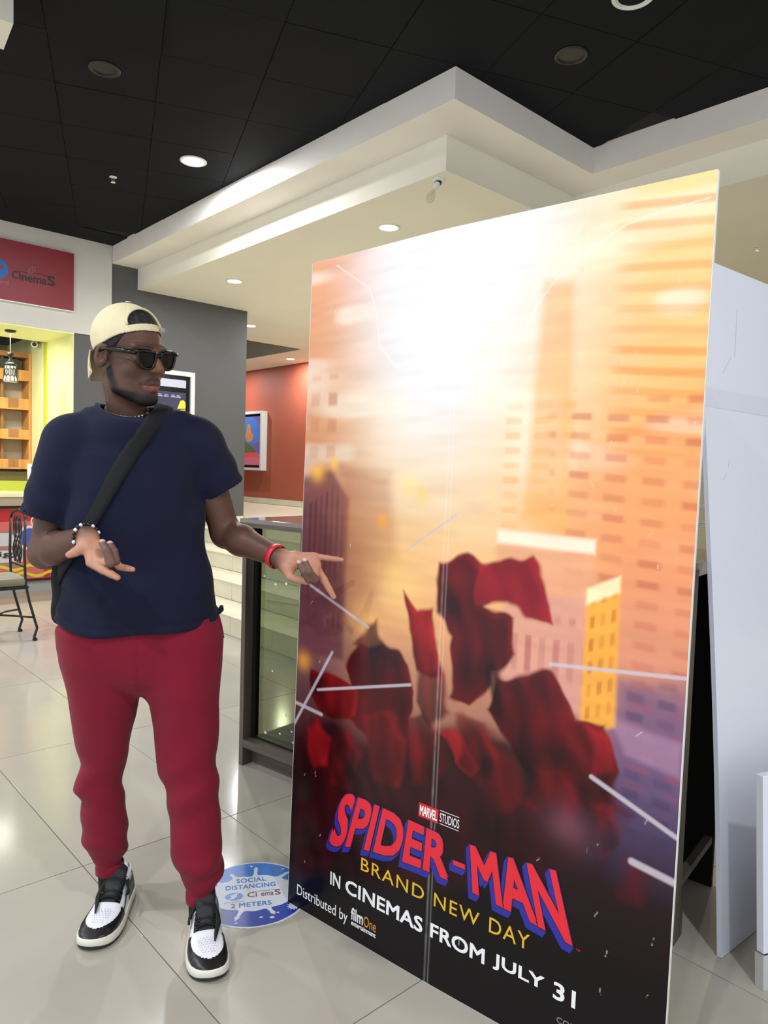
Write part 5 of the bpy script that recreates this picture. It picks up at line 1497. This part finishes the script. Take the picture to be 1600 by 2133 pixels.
# ---------------------------------------------------------------- shoes
M_LEA = mat('black_leather', (20, 20, 21), rough=0.35, spec=0.5, bump=0.08, bscale=300); M_LEW = mat('white_leather', (226, 226, 232), rough=0.4, spec=0.45, bump=0.05, bscale=300)
M_MID = mat('white_rubber', (228, 225, 212), rough=0.5); M_OUT = mat('black_rubber', (30, 29, 27), rough=0.6); M_LACE = mat('black_lace', (13, 13, 13), rough=0.8, bump=.2, bscale=300); M_TNG = mat('black_nylon', (30, 31, 34), rough=0.7)
SL = .332
SU = [0, .02, .06, .13, .30, .45, .60, .70, .80, .88, .94, .98, 1.0]; SWL = [.004, .019, .032, .041, .0415, .045, .052, .0555, .055, .049, .038, .022, .003]
def sw(u): return float(np.interp(u, SU, SWL))
def bend(u, side): return .010*math.sin(u*math.pi)*side       # inner curve of the last
def sh_top(u): return float(np.interp(u, [0, .03, .10, .22, .34, .46, .60, .68, .76, .86, .94, 1.0], [.085, .100, .100, .090, .094, .088, .074, .066, .063, .056, .045, .036]))
def make_shoe(heel, toe, side, label):
    hv = Vector((heel[0], heel[1], 0)); tv = Vector((toe[0], toe[1], 0)); fy = (tv-hv).normalized(); fx = fy.cross(Vector((0, 0, 1)))
    Ms = frame_matrix((heel[0], heel[1], 0), fx, fy, (0, 0, 1))
    sh = empty('shoe'); sh.parent = person; sh['label'] = label
    def P_(x, y, z): return tuple(Ms @ Vector((x, y, z)))
    # sole
    out = [(sw(u)+bend(u, side)*0+.004, u*SL) for u in np.linspace(0, 1, 40)]
    ol = [(x+bend(y/SL, side), y) for x, y in out]+[(-x+bend(y/SL, side), y) for x, y in out[::-1]]
    def sole(z0, z1, grow, nm, m):
        b = BM(); c = (bend(.5, side), SL/2)
        g = lambda k: [(c[0]+(x-c[0])*k, c[1]+(y-c[1])*(1+(k-1)*.4)) for x, y in ol]
        n_ = len(ol); V_ = []
        levels = [(z0, grow-.03), (z0+.002, grow), (z1-.003, grow), (z1, grow-.03)]
        for z, k in levels: V_ += [P_(x, y, z+.010*max(0, (y/SL-.86)/.14)**2*(1 if z < .02 else .6)) for x, y in g(k)]
        F_ = []
        for l in range(3):
            for i in range(n_): F_.append((l*n_+i, l*n_+(i+1) % n_, (l+1)*n_+(i+1) % n_, (l+1)*n_+i))
        F_ += [tuple(range(n_-1, -1, -1)), tuple(range(3*n_, 4*n_))]
        b.add(V_, F_); return pbm(b, nm, m, sh, smooth='auto')
    sole(.0005, .009, 1.0, 'outsole', M_OUT); sole(.009, .034, 1.03, 'midsole', M_MID)
    # upper as a surface over (u, a): a from -1 (inner edge) to 1 (outer edge)
    nu_, na_ = 110, 72
    def surf(u, a, off=0.0):
        w = sw(u)*(.985+.0*u)+off; h = sh_top(u)-.030+off
        th = a*math.pi/2
        x = w*math.copysign(abs(math.sin(th))**.80, th); z = .030+h*max(0, math.cos(th))**.55
        # narrow towards the collar at the ankle
        k = max(0, 1-u/.5); x *= 1-.22*k*(z-.03)/.07
        return (x+bend(u, side), u*SL, z)
    us = np.linspace(0.002, .998, nu_+1); as_ = np.linspace(-1, 1, na_+1)
    def panel(nm, m, test, off, half=0):
        idx_ = {}; V_ = []; F_ = []
        def vid(i, j):
            if (i, j) not in idx_:
                idx_[(i, j)] = len(V_); V_.append(P_(*surf(us[i], as_[j], off)))
            return idx_[(i, j)]
        for i in range(nu_):
            for j in range(na_):
                if half and (as_[j]+as_[j+1])*half < 0: continue
                if test((us[i]+us[i+1])/2, abs(as_[j]+as_[j+1])/2):
                    F_.append((vid(i, j), vid(i+1, j), vid(i+1, j+1), vid(i, j+1)))
        return pchild(nm, to_mesh(nm, V_, F_, m, True), sh)
    panel('lining_upper', M_LEW, lambda u, a: True, 0.0)
    def toewhite(u, a):
        if u < .575: return False
        e = .60*math.sqrt(max(0, 1-((u-.66)/.235)**2)) if u > .66 else .30+.30*math.sqrt(max(0, 1-((.66-u)/.085)**2))
        return a < e
    panel('toe_guard', M_LEA, lambda u, a: u > .60+.05*max(0, (.9-a)) and not toewhite(u, a) and (a > .30 or u > .8), .0016)
    for hf in (-1, 1): panel('eyestay', M_LEA, lambda u, a: .27 < u < .60 and .20 < a < .42+.06*(u-.3), .0016, hf)
    panel('throat', M_TNG, lambda u, a: .25 < u < .60 and a <= .20, .0006)
    for hf in (-1, 1): panel('foxing', M_LEA, lambda u, a: (u < .36 and a > .62 + .25*(u-.1)) or (.24 < u < .34 and a > .40), .0018, hf)
    for hf in (-1, 1): panel('heel_tab', M_LEA, lambda u, a: u < .09 and a > .30, .0022, hf)
    for hf in (-1, 1): panel('side_swoosh', M_LEA, lambda u, a: .36 < u < .60 and abs(a-(.62+.9*(u-.36))) < .055-.10*abs(u-.46), .0020, hf)
    pf = BM()
    for k in range(7):
        for q_ in range(-4, 5):
            if abs(q_) > 4-abs(k-2.5)*.55: continue
            c_ = surf(.675+.026*k, (q_+.5*(k % 2))*.075, .0004)
            pf.lathe([(.0002, .0006), (.0013, .0005)], 6, Matrix.Translation(P_(*c_)), cap=False)
    pbm(pf, 'perforations', mat('perforation_grey', (120, 122, 140), rough=.8), sh, smooth=False)['kind'] = 'stuff'
    # padded tongue standing up under the cuff
    tg = BM(); rows = []
    for k in range(13):
        t = k/12; y = SL*(.56-.26*t); z = .076+.066*t+.004*math.sin(t*18); w = .023+.010*t-.004*max(0, t-.85)/.15
        rows.append([( -w+bend(.4, side), y+.004, z-.006), (-w*.55+bend(.4, side), y-.001, z+.003), (bend(.4, side), y-.003, z+.006), (w*.55+bend(.4, side), y-.001, z+.003), (w+bend(.4, side), y+.004, z-.006)])
    V_ = [P_(*p) for r in rows for p in r]+[P_(p[0], p[1]-.010, p[2]-.006) for r in rows for p in r]; nr = len(rows)*5
    F_ = [(i*5+j, i*5+j+1, (i+1)*5+j+1, (i+1)*5+j) for i in range(12) for j in range(4)]
    F_ += [tuple(nr+v for v in f[::-1]) for f in F_[:48]]
    F_ += [(60+j, 60+j+1, nr+60+j+1, nr+60+j) for j in range(4)]+[(i*5, (i+1)*5, nr+(i+1)*5, nr+i*5) for i in range(12)]+[(i*5+4, nr+i*5+4, nr+(i+1)*5+4, (i+1)*5+4) for i in range(12)]
    tg.add(V_, F_); pbm(tg, 'tongue', M_TNG, sh)
    # small white tick mark on the tongue
    tk = BM(); Mt = frame_matrix(P_(bend(.4, side)+.006*side, SL*.285-.0045, .1345), tuple(fx), tuple((-fy*.82+Vector((0, 0, 1))*.57)), tuple((fy*.57+Vector((0, 0, 1))*.82)))
    tk.poly([(-.011, .000), (-.007, -.005), (.013, .004), (-.006, -.001)], .006, .008, Mt)
    pbm(tk, 'tick_mark', M_LEW, sh, smooth=False)
    # laces
    lc = BM()
    for k in range(6):
        u = .585-.055*k
        for s in (-1, 1):
            pts = []
            for i in range(7):
                t = i/6; a = s*(-.36+.72*t); q = surf(u-.045*t, a, .006+.003*math.sin(t*math.pi)); pts.append(P_(*q))
            lc.tube(pts, .0034, 6, flat=.55)
    pbm(lc, 'laces', M_LACE, sh)
    def top(u, x, dz=0.004):
        a = max(-.95, min(.95, x/max(.02, sw(u)))); q = surf(u, a*.8, .007+dz); return P_(*q)
    l2 = BM()
    l2.tube([top(.33, 0, .012), top(.40, -.012*side, .014), top(.48, -.020*side, .008), top(.56, -.022*side, .004), top(.66, -.016*side, .000), top(.74, -.012*side, -.003)], [.004, .005, .007, .008, .006, .0022], 8, flat=.5)
    l2.tube([top(.33, 0, .012), top(.40, .018*side, .014), top(.46, .030*side, .010), top(.52, .034*side, .006), top(.46, .038*side, .004), top(.38, .022*side, .010), top(.34, .004, .012)], [.004]*7, 8, flat=.6)
    pbm(l2, 'lace_bow', M_LACE, sh)
    # eyelet and collar edge
    ce = BM(); pts = []
    for i in range(25):
        t = i/24; u = .03+.27*abs(1-2*t); s = 1 if t < .5 else -1
        a = .52*s*(1-.25*abs(1-2*t)) if .03 < t < .97 else .40*s
        q = surf(u, a, .002); pts.append(P_(q[0], q[1], q[2]+.002))
    ce.tube(pts, .0045, 6); pbm(ce, 'collar_edge', M_LEW, sh)
    for k in range(5):
        for s in (-1, 1):
            q = surf(.57-.055*k, s*.38, .0022); pbm(BM().lathe([(.0005, .0008), (.0022, .0006), (.0024, 0)], 8, Matrix.Translation(P_(*q)), cap=False), 'eyelet', M_CHROME, sh)
    return sh
make_shoe((-.022, .238), (-.114, -.060), -1, 'black and white low shoe on the left of the photo')
make_shoe((.2295, .018), (.2135, -.294), 1, 'black and white low shoe beside the floor sticker')

# ---------------------------------------------------------------- shoulder bag with strap
M_NYL = mat('black_webbing', (17, 17, 19), rough=0.8, spec=0.3, bump=.15, bscale=500)
def on_shirt(x, z, front=True):
    ys = np.linspace(-.26, .06, 400) if front else np.linspace(.26, -.06, 400)
    d = shirt_sdf(np.stack([np.full(400, x), ys, np.full(400, z)], -1))
    k = np.argmax(d < .0025)
    return float(ys[k]) if d[k] < .0025 else (-.02 if front else .05)
bag = empty('shoulder_bag', tuple(ML @ Vector((-.2, .05, 1.0))), label='black cross body bag on a wide strap at the person\'s hip', cat='bag')
bag_inv = Matrix.Translation(-bag.location)
def bagp(me, n):
    o = new_obj(n, me, bag); o.matrix_parent_inverse = bag_inv @ ML; return o
cl = [(.066, 1.606), (.044, 1.571), (.019, 1.533), (-.003, 1.50), (-.026, 1.464), (-.052, 1.42), (-.076, 1.374), (-.098, 1.333), (-.119, 1.292), (-.138, 1.262), (-.160, 1.225), (-.178, 1.19)]
path = [(.085, .06, 1.622), (.080, .02, 1.632), (.074, -.02, 1.625)]
path = [Vector(p) for p in path]+[Vector((x, on_shirt(x, z)-.002, z)) for x, z in cl]+[Vector((-.200, -.075, 1.15)), Vector((-.215, -.02, 1.11))]
back = [Vector((.080, .085, 1.60))]+[Vector((x, on_shirt(x, z, False)+.002, z)) for x, z in ((.06, 1.55), (.02, 1.48), (-.04, 1.38), (-.10, 1.28), (-.15, 1.20))]+[Vector((-.20, .10, 1.13))]
def ribbon(path, w, th, nm):
    b = BM(); n_ = len(path); V_ = []
    for i, p in enumerate(path):
        t = (path[min(i+1, n_-1)]-path[max(i-1, 0)]).normalized()
        # outward direction: away from the trunk axis
        o_ = Vector((p.x-.0, p.y-.01, 0)); o_.z = 0.35 if p.z > 1.58 else 0.0
        o_ = (o_-t*o_.dot(t)).normalized(); s = t.cross(o_)
        for a, bb in ((-1, 0), (-.5, 1.2), (.5, 1.2), (1, 0)): V_.append(p+s*w*a+o_*(th*bb))
        for a in (1, -1): V_.append(p+s*w*a-o_*.004)
    F_ = []
    for i in range(n_-1):
        for k in range(6): F_.append((i*6+k, i*6+(k+1) % 6, (i+1)*6+(k+1) % 6, (i+1)*6+k))
    b.add(V_, F_); return b.mesh(nm, M_NYL, True)
bagp(ribbon(path, .024, .003, 'strap'), 'strap'); bagp(ribbon(back, .024, .003, 'strap'), 'strap')
def bag_sdf(P):
    q = np.abs(P-np.array([-.203, .055, 1.075]))-np.array([.028, .095, .105])+.026
    d = np.linalg.norm(np.maximum(q, 0), axis=1)+np.minimum(q.max(1), 0)-.026
    return d-.002*np.sin(P[:, 2]*70+P[:, 1]*30)
V, F = sdf_mesh(bag_sdf, (-.27, -.08, .93), (-.13, .19, 1.22), .005)
bagp(mesh_np('pouch', V, F, M_NYL), 'pouch')
bagp(BM().box(-.2335, -.2325, -.02, .13, 1.12, 1.124, None).mesh('zip', M_CHROME), 'zip')
